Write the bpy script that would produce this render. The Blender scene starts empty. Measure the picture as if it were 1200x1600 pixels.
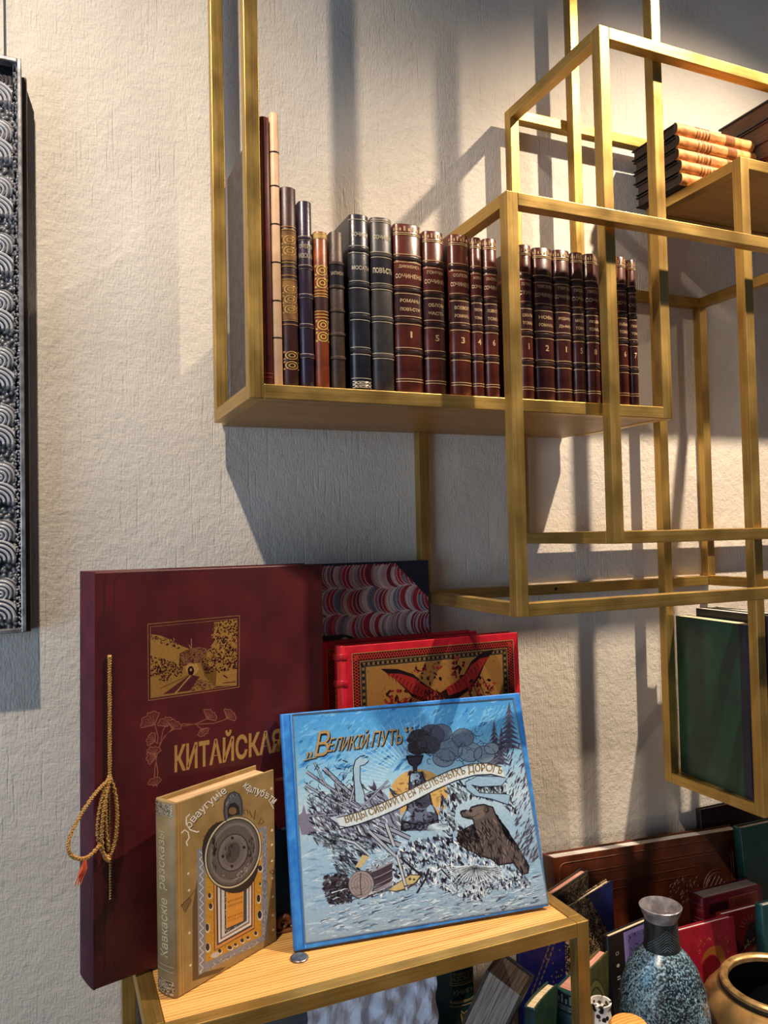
import bpy, math, random
from mathutils import Matrix, Vector
random.seed(7)
R = math.radians
SC = bpy.context.scene
COL = SC.collection

# ------------------------------------------------------------------ camera, world, lights, exposure
K = 0.8                                   # metres per survey unit
cam_d = bpy.data.cameras.new('camera')
cam = bpy.data.objects.new('camera', cam_d)
COL.objects.link(cam)
cam_d.sensor_fit = 'VERTICAL'
cam_d.sensor_height = 36.0
cam_d.sensor_width = 27.0
cam_d.lens = 1219.4 / 1600 * 36.0
cam_d.clip_start = 0.02
yaw, pitch, roll = 0.4081, 0.0291, -0.0218
F = Vector((math.sin(yaw) * math.cos(pitch), math.cos(yaw) * math.cos(pitch), math.sin(pitch)))
Rv = Vector((math.cos(yaw), -math.sin(yaw), 0))
U = Rv.cross(F)
R2 = math.cos(roll) * Rv + math.sin(roll) * U
U2 = -math.sin(roll) * Rv + math.cos(roll) * U
cam.matrix_world = Matrix(((R2.x, U2.x, -F.x, 0), (R2.y, U2.y, -F.y, -1.62 * K), (R2.z, U2.z, -F.z, 0), (0, 0, 0, 1)))
SC.camera = cam

W_ = bpy.data.worlds.new('world')
SC.world = W_
W_.use_nodes = True
W_.node_tree.nodes['Background'].inputs[0].default_value = (0.40, 0.56, 0.90, 1)
W_.node_tree.nodes['Background'].inputs[1].default_value = 0.085


def lamp(name, loc, target, energy, color, radius, size=100, blend=0.6):
    l = bpy.data.lights.new(name, 'SPOT')
    l.energy = energy
    l.color = color
    l.shadow_soft_size = radius
    l.spot_size = R(size)
    l.spot_blend = blend
    o = bpy.data.objects.new(name, l)
    COL.objects.link(o)
    o.location = loc
    o.rotation_euler = (Vector(target) - Vector(loc)).to_track_quat('-Z', 'Y').to_euler()
    return o


WARM = (1.0, 0.80, 0.56)
lamp('ceiling_spot', (-0.27, -0.865, 1.52), (0.30, -0.05, -0.80), 130, (1.0, 0.85, 0.69), 0.018, 101, 1.0)
lamp('ceiling_spot', (1.49, -0.825, 1.52), (1.14, -0.05, -0.78), 292, (1.0, 0.81, 0.61), 0.018, 93, 1.0)
lamp('ceiling_spot', (3.25, -0.84, 1.52), (2.3, -0.05, -0.10), 60, (1.0, 0.80, 0.56), 0.02, 105, 1.0)
wl = bpy.data.lights.new('window_daylight', 'AREA')
wl.shape = 'RECTANGLE'
wl.size, wl.size_y = 2.2, 1.8
wl.energy = 66
wl.color = (0.58, 0.77, 1.0)
wo = bpy.data.objects.new('window_daylight', wl)
COL.objects.link(wo)
wo.location = (-3.0, -2.3, -0.35)
wo.rotation_euler = (Vector((0.5, -0.1, -0.3)) - wo.location).to_track_quat('-Z', 'Y').to_euler()

SC.view_settings.view_transform = 'Standard'
SC.view_settings.look = 'None'
SC.view_settings.gamma = 1.0
SC.view_settings.use_curve_mapping = False
SC.view_settings.exposure = 0.0


# ------------------------------------------------------------------ colour and material helpers
def lin(c):
    out = []
    for v in c[:3]:
        v = v / 255.0
        out.append(v / 12.92 if v <= 0.04045 else ((v + 0.055) / 1.055) ** 2.4)
    return (out[0], out[1], out[2], 1.0)


MATS = {}


def nodes_of(name):
    m = bpy.data.materials.new(name)
    m.use_nodes = True
    nt = m.node_tree
    return m, nt, nt.nodes['Principled BSDF']


def N(nt, typ, **kw):
    n = nt.nodes.new(typ)
    for k, v in kw.items():
        if k.startswith('i_'):
            key = k[2:]
            key = int(key) if key.isdigit() else key.replace('_', ' ')
            n.inputs[key].default_value = v
        else:
            setattr(n, k, v)
    return n


def L(nt, a, ao, b, bi):
    nt.links.new(a.outputs[ao], b.inputs[bi])


def coords(nt, scale=(1, 1, 1), kind='Object', rot=(0, 0, 0)):
    t = N(nt, 'ShaderNodeTexCoord')
    mp = N(nt, 'ShaderNodeMapping')
    mp.inputs['Scale'].default_value = scale
    mp.inputs['Rotation'].default_value = rot
    L(nt, t, kind, mp, 'Vector')
    return mp


def ramp(nt, stops, interp='LINEAR'):
    r = N(nt, 'ShaderNodeValToRGB')
    r.color_ramp.interpolation = interp
    e = r.color_ramp.elements
    e[0].position, e[0].color = stops[0]
    e[1].position, e[1].color = stops[1]
    for p, c in stops[2:]:
        x = e.new(p)
        x.color = c
    return r


def mat(name, c1, c2=None, rough=0.5, metal=0.0, scale=(60, 60, 60), detail=4, bump=0.0, bdist=0.001, bscale=None, spec=0.5, lo=0.35, hi=0.65):
    """two-tone noise material with optional noise relief"""
    if name in MATS:
        return MATS[name]
    m, nt, p = nodes_of(name)
    p.inputs['Roughness'].default_value = rough
    p.inputs['Metallic'].default_value = metal
    p.inputs['Specular IOR Level'].default_value = spec
    if c2 is None:
        c2 = tuple(v * 0.8 for v in c1)
    mp = coords(nt, scale)
    nz = N(nt, 'ShaderNodeTexNoise', i_Scale=1.0, i_Detail=float(detail))
    L(nt, mp, 0, nz, 'Vector')
    r = ramp(nt, [(lo, lin(c2)), (hi, lin(c1))])
    L(nt, nz, 'Fac', r, 0)
    L(nt, r, 0, p, 'Base Color')
    if bump:
        mb = coords(nt, bscale or scale)
        nb = N(nt, 'ShaderNodeTexNoise', i_Scale=1.0, i_Detail=5.0)
        L(nt, mb, 0, nb, 'Vector')
        b = N(nt, 'ShaderNodeBump', i_Strength=bump, i_Distance=bdist)
        L(nt, nb, 'Fac', b, 'Height')
        L(nt, b, 0, p, 'Normal')
    MATS[name] = m
    return m


def leather(name, c, c2=None, rough=0.42, bump=0.25):
    return mat('leather_' + name, c, c2 or tuple(v * 0.62 for v in c), rough, 0, (45, 45, 45), 6, bump, 0.0006, (420, 420, 420), 0.5, 0.3, 0.7)


# brushed brass: streaks follow each bar (every bar's mesh runs along its own z)
def make_brass():
    m, nt, p = nodes_of('satin_brass')
    p.inputs['Metallic'].default_value = 0.82
    mp = coords(nt, (420, 420, 5))
    nz = N(nt, 'ShaderNodeTexNoise', i_Scale=1.0, i_Detail=4.0)
    L(nt, mp, 0, nz, 'Vector')
    m2 = coords(nt, (30, 30, 14))
    n2 = N(nt, 'ShaderNodeTexNoise', i_Scale=1.0, i_Detail=5.0)
    L(nt, m2, 0, n2, 'Vector')
    mx = N(nt, 'ShaderNodeMath', operation='MULTIPLY_ADD')
    mx.inputs[1].default_value = 0.55
    L(nt, nz, 'Fac', mx, 0)
    ms = N(nt, 'ShaderNodeMath', operation='MULTIPLY')
    ms.inputs[1].default_value = 0.45
    L(nt, n2, 'Fac', ms, 0)
    L(nt, ms, 0, mx, 2)
    r = ramp(nt, [(0.32, lin((158, 124, 62))), (0.68, lin((208, 172, 98)))])
    L(nt, mx, 0, r, 0)
    L(nt, r, 0, p, 'Base Color')
    r2 = ramp(nt, [(0.3, (0.32, 0.32, 0.32, 1)), (0.7, (0.5, 0.5, 0.5, 1))])
    L(nt, n2, 'Fac', r2, 0)
    L(nt, r2, 0, p, 'Roughness')
    b = N(nt, 'ShaderNodeBump', i_Strength=0.18, i_Distance=0.0004)
    L(nt, nz, 'Fac', b, 'Height')
    L(nt, b, 0, p, 'Normal')
    return m


def make_oak(name, c1, c2, axis='x', rough=0.45):
    m, nt, p = nodes_of(name)
    sc = (4, 70, 70) if axis == 'x' else (70, 4, 70)
    mp = coords(nt, sc)
    nz = N(nt, 'ShaderNodeTexNoise', i_Scale=1.0, i_Detail=6.0, i_Distortion=0.6)
    L(nt, mp, 0, nz, 'Vector')
    mp2 = coords(nt, (2.2, 55, 30) if axis == 'x' else (55, 2.2, 30))
    wv = N(nt, 'ShaderNodeTexWave', i_Scale=1.0, i_Distortion=5.0, i_Detail=3.0)
    wv.bands_direction = 'Y' if axis == 'x' else 'X'
    L(nt, mp2, 0, wv, 'Vector')
    ad = N(nt, 'ShaderNodeMath', operation='MULTIPLY_ADD')
    ad.inputs[1].default_value = 0.35
    L(nt, wv, 'Fac', ad, 0)
    ms = N(nt, 'ShaderNodeMath', operation='MULTIPLY')
    ms.inputs[1].default_value = 0.7
    L(nt, nz, 'Fac', ms, 0)
    L(nt, ms, 0, ad, 2)
    r = ramp(nt, [(0.28, lin(c2)), (0.62, lin(c1))])
    L(nt, ad, 0, r, 0)
    L(nt, r, 0, p, 'Base Color')
    p.inputs['Roughness'].default_value = rough
    b = N(nt, 'ShaderNodeBump', i_Strength=0.2, i_Distance=0.0006)
    L(nt, nz, 'Fac', b, 'Height')
    L(nt, b, 0, p, 'Normal')
    return m


def make_plaster():
    m, nt, p = nodes_of('trowelled_plaster')
    p.inputs['Roughness'].default_value = 0.75
    p.inputs['Specular IOR Level'].default_value = 0.25
    # colour: warm off-white with faint cloudy patches
    mp = coords(nt, (5, 5, 5))
    nz = N(nt, 'ShaderNodeTexNoise', i_Scale=1.0, i_Detail=6.0)
    L(nt, mp, 0, nz, 'Vector')
    r = ramp(nt, [(0.3, lin((203, 194, 181))), (0.7, lin((219, 211, 199)))])
    L(nt, nz, 'Fac', r, 0)
    L(nt, r, 0, p, 'Base Color')
    # relief: linen weave + lumps + vertical trowel drags + pits
    a = coords(nt, (330, 330, 110))
    na = N(nt, 'ShaderNodeTexNoise', i_Scale=1.0, i_Detail=3.0)
    L(nt, a, 0, na, 'Vector')
    bq = coords(nt, (95, 95, 330))
    nb = N(nt, 'ShaderNodeTexNoise', i_Scale=1.0, i_Detail=3.0)
    L(nt, bq, 0, nb, 'Vector')
    c = coords(nt, (170, 170, 9))
    nc = N(nt, 'ShaderNodeTexNoise', i_Scale=1.0, i_Detail=2.0, i_Distortion=0.3)
    L(nt, c, 0, nc, 'Vector')
    rc = ramp(nt, [(0.58, (0, 0, 0, 1)), (0.70, (1, 1, 1, 1))])
    L(nt, nc, 'Fac', rc, 0)
    d = coords(nt, (55, 55, 55))
    nd = N(nt, 'ShaderNodeTexNoise', i_Scale=1.0, i_Detail=5.0)
    L(nt, d, 0, nd, 'Vector')
    # mask so that scratches come in patches
    k = coords(nt, (7, 7, 4))
    nk = N(nt, 'ShaderNodeTexNoise', i_Scale=1.0, i_Detail=3.0)
    L(nt, k, 0, nk, 'Vector')
    rk = ramp(nt, [(0.42, (0, 0, 0, 1)), (0.60, (1, 1, 1, 1))])
    L(nt, nk, 'Fac', rk, 0)
    scm = N(nt, 'ShaderNodeMath', operation='MULTIPLY')
    L(nt, rc, 0, scm, 0)
    L(nt, rk, 0, scm, 1)
    s1 = N(nt, 'ShaderNodeMath', operation='ADD')
    hb = N(nt, 'ShaderNodeMath', operation='MULTIPLY')
    hb.inputs[1].default_value = 0.45
    L(nt, nb, 'Fac', hb, 0)
    L(nt, na, 'Fac', s1, 0)
    L(nt, hb, 0, s1, 1)
    s2 = N(nt, 'ShaderNodeMath', operation='MULTIPLY_ADD')
    s2.inputs[1].default_value = 1.6
    L(nt, nd, 'Fac', s2, 0)
    L(nt, s1, 0, s2, 2)
    s3 = N(nt, 'ShaderNodeMath', operation='MULTIPLY_ADD')
    s3.inputs[1].default_value = -0.55
    L(nt, scm, 0, s3, 0)
    L(nt, s2, 0, s3, 2)
    b = N(nt, 'ShaderNodeBump', i_Strength=0.78, i_Distance=0.0018)
    L(nt, s3, 0, b, 'Height')
    L(nt, b, 0, p, 'Normal')
    return m


def make_print(name, rough, metal=0.0):
    m, nt, p = nodes_of(name)
    at = N(nt, 'ShaderNodeAttribute', attribute_name='ink')
    mp = coords(nt, (260, 260, 260))
    nz = N(nt, 'ShaderNodeTexNoise', i_Scale=1.0, i_Detail=3.0)
    L(nt, mp, 0, nz, 'Vector')
    r = ramp(nt, [(0.3, (0.80, 0.80, 0.80, 1)), (0.7, (1, 1, 1, 1))])
    L(nt, nz, 'Fac', r, 0)
    mx = N(nt, 'ShaderNodeMix', data_type='RGBA', blend_type='MULTIPLY')
    mx.inputs[0].default_value = 1.0
    nt.links.new(at.outputs['Color'], mx.inputs[6])
    nt.links.new(r.outputs[0], mx.inputs[7])
    nt.links.new(mx.outputs[2], p.inputs['Base Color'])
    p.inputs['Roughness'].default_value = rough
    p.inputs['Metallic'].default_value = metal
    return m


def make_pages(name, c1, c2, axis=1, freq=900.0):
    """paper edges: fine sheet lines across the given local axis"""
    m, nt, p = nodes_of(name)
    s = [12.0, 12.0, 12.0]
    s[axis] = freq
    mp = coords(nt, tuple(s))
    nz = N(nt, 'ShaderNodeTexNoise', i_Scale=1.0, i_Detail=3.0)
    L(nt, mp, 0, nz, 'Vector')
    r = ramp(nt, [(0.32, lin(c2)), (0.62, lin(c1))])
    L(nt, nz, 'Fac', r, 0)
    L(nt, r, 0, p, 'Base Color')
    p.inputs['Roughness'].default_value = 0.8
    b = N(nt, 'ShaderNodeBump', i_Strength=0.35, i_Distance=0.0006)
    L(nt, nz, 'Fac', b, 'Height')
    L(nt, b, 0, p, 'Normal')
    return m


def make_speckle(name, dark, spots, scale, thr=0.45, rough=0.5, size=0.42):
    """small pale blots on a dark ground"""
    m, nt, p = nodes_of(name)
    mp = coords(nt, (scale, scale, scale))
    v = N(nt, 'ShaderNodeTexVoronoi', i_Scale=1.0, i_Randomness=1.0)
    L(nt, mp, 0, v, 'Vector')
    nz = N(nt, 'ShaderNodeTexNoise', i_Scale=0.22, i_Detail=3.0)
    L(nt, mp, 0, nz, 'Vector')
    a = N(nt, 'ShaderNodeMath', operation='MULTIPLY_ADD')
    a.inputs[1].default_value = -1.1
    a.inputs[2].default_value = thr + 0.5
    L(nt, nz, 'Fac', a, 0)
    ad = N(nt, 'ShaderNodeMath', operation='ADD')
    L(nt, v, 'Distance', ad, 0)
    L(nt, a, 0, ad, 1)
    r = ramp(nt, [(size, lin(spots)), (size + 0.12, lin(dark))])
    L(nt, ad, 0, r, 0)
    L(nt, r, 0, p, 'Base Color')
    p.inputs['Roughness'].default_value = rough
    return m


M_BRASS = make_brass()
M_OAK = make_oak('oak_top', (228, 178, 104), (178, 120, 58))
M_OAKD = make_oak('oak_shelf', (172, 134, 74), (126, 92, 46))
M_WALL = make_plaster()
M_PRINT = make_print('printed_ink', 0.5)
M_GILT = make_print('gold_foil', 0.38, 0.45)
M_CREAM = make_pages('cream_pages', (232, 214, 182), (190, 166, 128))
M_WHITE = make_pages('white_pages', (222, 218, 212), (168, 162, 156))
M_GREY = make_pages('grey_pages', (196, 182, 168), (84, 78, 78), 1, 420.0)
M_PINK = make_pages('pink_stained_pages', (206, 150, 132), (170, 110, 98))
M_DARKP = make_pages('browned_pages', (96, 70, 52), (52, 36, 28))


# ------------------------------------------------------------------ mesh helpers
class MB:
    def __init__(s):
        s.v, s.f, s.c, s.m = [], [], [], []

    def quad(s, a, b, c, d, col=None, mi=0):
        i = len(s.v)
        s.v += [a, b, c, d]
        s.f.append((i, i + 1, i + 2, i + 3))
        s.c.append(col)
        s.m.append(mi)

    def poly(s, pts, col=None, mi=0):
        i = len(s.v)
        s.v += list(pts)
        s.f.append(tuple(range(i, i + len(pts))))
        s.c.append(col)
        s.m.append(mi)

    def mesh(s, vs, fs, col=None, mi=0):
        i = len(s.v)
        s.v += [tuple(v) for v in vs]
        for f in fs:
            s.f.append(tuple(i + k for k in f))
            s.c.append(col)
            s.m.append(mi)

    def box(s, x0, x1, y0, y1, z0, z1, mi=0):
        vs = [(x, y, z) for x in (x0, x1) for y in (y0, y1) for z in (z0, z1)]
        s.mesh(vs, [(0, 1, 3, 2), (4, 6, 7, 5), (0, 4, 5, 1), (2, 3, 7, 6), (0, 2, 6, 4), (1, 5, 7, 3)], None, mi)

    def prism(s, path, z0, z1, inset=0.0, cx=0, cy=0, mi=0):
        """closed outline (x,y), counter-clockwise from above, extruded in z with softly inset ends"""
        n = len(path)
        if inset:
            rings = [(z0, 1), (z0 + inset, 0), (z1 - inset, 0), (z1, 1)]
        else:
            rings = [(z0, 0), (z1, 0)]
        vs = []
        for z, k in rings:
            for i, (x, y) in enumerate(path):
                if k:
                    ax, ay = path[i - 1]
                    bx, by = path[(i + 1) % n]
                    tx, ty = bx - ax, by - ay
                    l = math.hypot(tx, ty) or 1
                    vs.append((x - ty / l * inset * 0.7, y + tx / l * inset * 0.7, z))
                else:
                    vs.append((x, y, z))
        fs = []
        for r in range(len(rings) - 1):
            for i in range(n):
                j = (i + 1) % n
                fs.append((r * n + i, r * n + j, (r + 1) * n + j, (r + 1) * n + i))
        fs.append(tuple(reversed(range(n))))
        fs.append(tuple((len(rings) - 1) * n + i for i in range(n)))
        s.mesh(vs, fs, None, mi)

    def tube(s, pts, r, n=8, col=None, closed=False):
        pts = [Vector(p) for p in pts]
        vs, fs = [], []
        m = len(pts)
        up = Vector((0.13, 0.37, 0.92)).normalized()
        for i, p in enumerate(pts):
            a = pts[(i - 1) % m] if (closed or i) else p
            b = pts[(i + 1) % m] if (closed or i < m - 1) else p
            t = (b - a).normalized()
            u = t.cross(up)
            if u.length < 1e-4:
                u = t.cross(Vector((1, 0, 0)))
            u.normalize()
            w = t.cross(u)
            rr = r[i] if isinstance(r, (list, tuple)) else r
            for k in range(n):
                q = 2 * math.pi * k / n
                vs.append(p + (u * math.cos(q) + w * math.sin(q)) * rr)
        for i in range(m if closed else m - 1):
            j = (i + 1) % m
            for k in range(n):
                l = (k + 1) % n
                fs.append((i * n + k, i * n + l, j * n + l, j * n + k))
        if not closed:
            fs.append(tuple(reversed(range(n))))
            fs.append(tuple((m - 1) * n + k for k in range(n)))
        s.mesh(vs, fs, col)

    def lathe(s, prof, n=48, c=(0, 0, 0)):
        vs, fs = [], []
        for r, z in prof:
            for k in range(n):
                q = 2 * math.pi * k / n
                vs.append((c[0] + r * math.cos(q), c[1] + r * math.sin(q), c[2] + z))
        for i in range(len(prof) - 1):
            for k in range(n):
                l = (k + 1) % n
                fs.append((i * n + k, i * n + l, (i + 1) * n + l, (i + 1) * n + k))
        if prof[0][0] < 0.001:
            fs.append(tuple(reversed(range(n))))
        s.mesh(vs, fs)

    def build(s, name, mats, parent=None, smooth=False, bevel=0.0, label=None, stuff=False, weld=False):
        me = bpy.data.meshes.new(name)
        me.from_pydata([tuple(v) for v in s.v], [], s.f)
        if not isinstance(mats, (list, tuple)):
            mats = [mats]
        for m in mats:
            me.materials.append(m)
        if len(mats) > 1:
            me.polygons.foreach_set('material_index', s.m)
        if any(c is not None for c in s.c):
            a = me.color_attributes.new('ink', 'FLOAT_COLOR', 'CORNER')
            buf = []
            for f, c in zip(s.f, s.c):
                c = c or (1, 1, 1, 1)
                buf += list(c) * len(f)
            a.data.foreach_set('color', buf)
        if smooth:
            me.polygons.foreach_set('use_smooth', [True] * len(me.polygons))
        me.update()
        o = bpy.data.objects.new(name, me)
        COL.objects.link(o)
        if parent:
            o.parent = parent
        if bevel:
            b = o.modifiers.new('edge', 'BEVEL')
            b.width = bevel
            b.segments = 2
            b.limit_method = 'ANGLE'
            b.angle_limit = R(40)
        if smooth:
            try:
                me.set_sharp_from_angle(angle=R(42))
            except Exception:
                pass
        if label:
            o['label'] = label
        if stuff:
            o['kind'] = 'stuff'
        return o


def thing(name, label, cat, group=None):
    o = bpy.data.objects.new(name, None)
    o.empty_display_size = 0.02
    COL.objects.link(o)
    o['label'] = label
    o['category'] = cat
    if group:
        o['group'] = group
    return o


def pose(o, x, y, z, yaw=0.0, lean=0.0, roll=0.0):
    """local x = width, y = depth to the back, z = height; yaw turns about the vertical, lean tips back, roll tilts in plane"""
    u = Vector((math.cos(roll), 0, math.sin(roll)))
    v = Vector((-math.sin(roll), 0, math.cos(roll)))
    Lm = Matrix(((1, 0, 0), (0, math.cos(lean), math.sin(lean)), (0, -math.sin(lean), math.cos(lean))))
    Z = Matrix.Rotation(yaw, 3, 'Z')
    M = Z @ Lm
    u, v, b = M @ u, M @ v, M @ Vector((0, 1, 0))
    o.matrix_world = Matrix(((u.x, b.x, v.x, x), (u.y, b.y, v.y, y), (u.z, b.z, v.z, z), (0, 0, 0, 1)))
    low = lowest(o, o.matrix_world)          # rest its lowest edge on the surface
    if low is not None:
        o.matrix_world.translation.z += z - low
    return o


def lowest(o, M):
    r = None
    if o.type == 'MESH':
        r = min((M @ q.co).z for q in o.data.vertices)
    for ch in o.children:
        k = lowest(ch, M @ ch.matrix_basis)
        if k is not None and (r is None or k < r):
            r = k
    return r


# ------------------------------------------------------------------ lettering and flat print
TXT = {}


BOWLED = 'ЬЪЫѢьъыѣ'


def bowl_letter(ch):
    """soft sign, hard sign, yery and yat drawn as stem and open bowl (the built-in face closes their counters)"""
    low = ch.lower() == ch
    H, hb, t = (.54, .33, .085) if low else (.73, .43, .10)
    vs, fs = [], []

    def rect(x0, x1, y0, y1):
        i = len(vs)
        vs.extend([(x0, y0), (x1, y0), (x1, y1), (x0, y1)])
        fs.append((i, i + 1, i + 2, i + 3))

    def bowl(x0, w):
        i = len(vs)
        n = 10
        r = hb / 2
        pts = [(x0, hb, x0, hb - t)]
        for k in range(n + 1):
            a = math.pi / 2 - math.pi * k / n
            pts.append((x0 + w - r + r * math.cos(a), r + r * math.sin(a), x0 + w - r + (r - t) * math.cos(a), r + (r - t) * math.sin(a)))
        pts.append((x0, 0, x0, t))
        for ox, oy, ix, iy in pts:
            vs.extend([(ox, oy), (ix, iy)])
        for k in range(len(pts) - 1):
            fs.append((i + 2 * k, i + 2 * k + 1, i + 2 * k + 3, i + 2 * k + 2))
    u = ch.upper()
    x = {'Ь': 0, 'Ы': 0, 'Ъ': .16, 'Ѣ': .10}[u]
    rect(x, x + t, 0, H if u != 'Ѣ' else H * 1.12)
    bowl(x + t, .38 if not low else .30)
    if u == 'Ъ':
        rect(0, x, H - t, H)
    if u == 'Ѣ':
        rect(0, x + t + .16, H * .80, H * .80 + t * .9)
    if u == 'Ы':
        rect(.60 if not low else .48, (.60 if not low else .48) + t, 0, H)
    return vs, fs


def raw_glyphs(body, bold):
    cu = bpy.data.curves.new('glyphs', 'FONT')
    cu.body = body
    cu.size = 1.0
    cu.resolution_u = 2
    cu.offset = bold
    ob = bpy.data.objects.new('glyphs', cu)
    COL.objects.link(ob)
    me = bpy.data.meshes.new_from_object(ob.evaluated_get(bpy.context.evaluated_depsgraph_get()))
    vs = [(v.co.x, v.co.y) for v in me.vertices]
    fs = [tuple(p.vertices) for p in me.polygons]
    bpy.data.objects.remove(ob)
    bpy.data.curves.remove(cu)
    bpy.data.meshes.remove(me)
    return vs, fs


def text_mesh(s, bold=0.0):
    key = (s, bold)
    if key in TXT:
        return TXT[key]
    if any(c in BOWLED for c in s):
        vs, fs, x = [], [], 0.0
        run = ''
        parts = []
        for c in s:                          # keep ordinary runs whole, set the bowled letters between them
            if c in BOWLED:
                parts += [run, c]
                run = ''
            else:
                run += c
        parts.append(run)
        for part in parts:
            if not part:
                continue
            lead = len(part) - len(part.lstrip())
            tail = len(part) - len(part.rstrip())
            x += .26 * lead
            if part.strip():
                gv, gf = bowl_letter(part) if part in BOWLED else raw_glyphs(part.strip(), bold)
                x0 = min(v[0] for v in gv)
                k = len(vs)
                vs += [(v[0] - x0 + x, v[1]) for v in gv]
                fs += [tuple(k + q for q in f) for f in gf]
                x = max(v[0] for v in vs) + .09
            x += .26 * tail
    else:
        vs, fs = raw_glyphs(s, bold)
    if not vs:
        TXT[key] = ([], [])
        return TXT[key]
    x0, x1 = min(v[0] for v in vs), max(v[0] for v in vs)
    y0, y1 = min(v[1] for v in vs), max(v[1] for v in vs)
    vs = [((x - x0) / (x1 - x0 or 1), (y - y0) / (y1 - y0 or 1)) for x, y in vs]
    TXT[key] = (vs, fs)
    return TXT[key]


class Art(MB):
    """flat print; at(a, b, layer) gives the point on the surface"""

    def __init__(s, at, quad=None, size=None):
        MB.__init__(s)
        s.at = at
        s.layer = 1.0
        s.H = None
        s.clip = None
        if quad:
            s.H = homography(size, quad)

    def pt(s, p):
        a, b = p
        if s.H:
            h = s.H
            w = h[6] * a + h[7] * b + 1
            a, b = (h[0] * a + h[1] * b + h[2]) / w, (h[3] * a + h[4] * b + h[5]) / w
        return s.at(a, b, s.layer)

    def up(s, d=0.25):
        s.layer += d

    def fill(s, pts, col):
        if s.clip and not all(inside(p[0], p[1], s.clip) for p in pts):
            return
        s.poly([s.pt(p) for p in pts], lin(col))

    def stroke(s, pts, w, col, taper=False):
        n = len(pts)
        le, ri = [], []
        for i, p in enumerate(pts):
            a = pts[max(i - 1, 0)]
            b = pts[min(i + 1, n - 1)]
            tx, ty = b[0] - a[0], b[1] - a[1]
            l = math.hypot(tx, ty) or 1
            k = w / 2
            if taper:
                k *= 1 - 0.85 * i / (n - 1)
            le.append((p[0] - ty / l * k, p[1] + tx / l * k))
            ri.append((p[0] + ty / l * k, p[1] - tx / l * k))
        for i in range(n - 1):
            if s.clip and not all(inside(p[0], p[1], s.clip) for p in (le[i], ri[i], le[i + 1], ri[i + 1])):
                continue
            s.quad(s.pt(le[i]), s.pt(ri[i]), s.pt(ri[i + 1]), s.pt(le[i + 1]), lin(col))

    def ell(s, c, rx, ry, col, rot=0.0, n=28, a0=0, a1=360):
        q = []
        for k in range(n):
            t = R(a0 + (a1 - a0) * k / (n if a1 - a0 >= 360 else n - 1))
            x, y = rx * math.cos(t), ry * math.sin(t)
            q.append((c[0] + x * math.cos(rot) - y * math.sin(rot), c[1] + x * math.sin(rot) + y * math.cos(rot)))
        s.fill(q, col)

    def ring(s, c, rx, ry, w, col, rot=0.0, n=32):
        q = []
        for k in range(n + 1):
            t = 2 * math.pi * k / n
            x, y = rx * math.cos(t), ry * math.sin(t)
            q.append((c[0] + x * math.cos(rot) - y * math.sin(rot), c[1] + x * math.sin(rot) + y * math.cos(rot)))
        s.stroke(q, w, col)

    def text(s, body, base, col, bold=0.0):
        """base(u, v) -> sketch point for the unit text box"""
        vs, fs = text_mesh(body, bold)
        s.mesh([s.pt(base(u, v)) for u, v in vs], fs, lin(col))

    def dabs(s, poly, n, smin, smax, cols, ang=(0, 360), asp=0.35, seed=1):
        rnd = random.Random(seed)
        xs = [p[0] for p in poly]
        ys = [p[1] for p in poly]
        done = 0
        tries = 0
        while done < n and tries < n * 40:
            tries += 1
            x, y = rnd.uniform(min(xs), max(xs)), rnd.uniform(min(ys), max(ys))
            if not inside(x, y, poly):
                continue
            done += 1
            sz = rnd.uniform(smin, smax)
            t = R(rnd.uniform(*ang))
            c = rnd.choice(cols)
            k = sz * asp
            dx, dy = math.cos(t) * sz, math.sin(t) * sz
            px, py = -math.sin(t) * k, math.cos(t) * k
            s.fill([(x - dx, y - dy), (x - dx * .2 + px, y - dy * .2 + py), (x + dx, y + dy), (x + dx * .1 - px, y + dy * .1 - py)], c)


def inside(x, y, poly):
    r = False
    j = len(poly) - 1
    for i in range(len(poly)):
        xi, yi = poly[i]
        xj, yj = poly[j]
        if (yi > y) != (yj > y) and x < (xj - xi) * (y - yi) / (yj - yi) + xi:
            r = not r
        j = i
    return r


def homography(size, quad):
    """sketch sheet (0..w, 0..h, y down) -> surface coordinates of its four corners"""
    w, h = size
    src = [(0, 0), (w, 0), (w, h), (0, h)]
    A, B = [], []
    for (x, y), (u, v) in zip(src, quad):
        A.append([x, y, 1, 0, 0, 0, -u * x, -u * y])
        B.append(u)
        A.append([0, 0, 0, x, y, 1, -v * x, -v * y])
        B.append(v)
    n = 8
    for i in range(n):
        p = max(range(i, n), key=lambda r: abs(A[r][i]))
        A[i], A[p] = A[p], A[i]
        B[i], B[p] = B[p], B[i]
        for r in range(i + 1, n):
            f = A[r][i] / A[i][i]
            for c in range(i, n):
                A[r][c] -= f * A[i][c]
            B[r] -= f * B[i]
    X = [0] * n
    for i in reversed(range(n)):
        X[i] = (B[i] - sum(A[i][c] * X[c] for c in range(i + 1, n))) / A[i][i]
    return X


EPS = 0.00005


def front(a, b, l):            # the front cover of a posed book
    return (a, -EPS * l, b)


def rect_map(x0, y0, x1, y1):
    """unit text box into an upright sketch rectangle (y down: y0 top)"""
    return lambda u, v: (x0 + (x1 - x0) * u, y1 + (y0 - y1) * v)


def quad_map(bl, br, tr, tl):
    return lambda u, v: tuple((bl[i] * (1 - u) + br[i] * u) * (1 - v) + (tl[i] * (1 - u) + tr[i] * u) * v for i in (0, 1))


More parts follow.
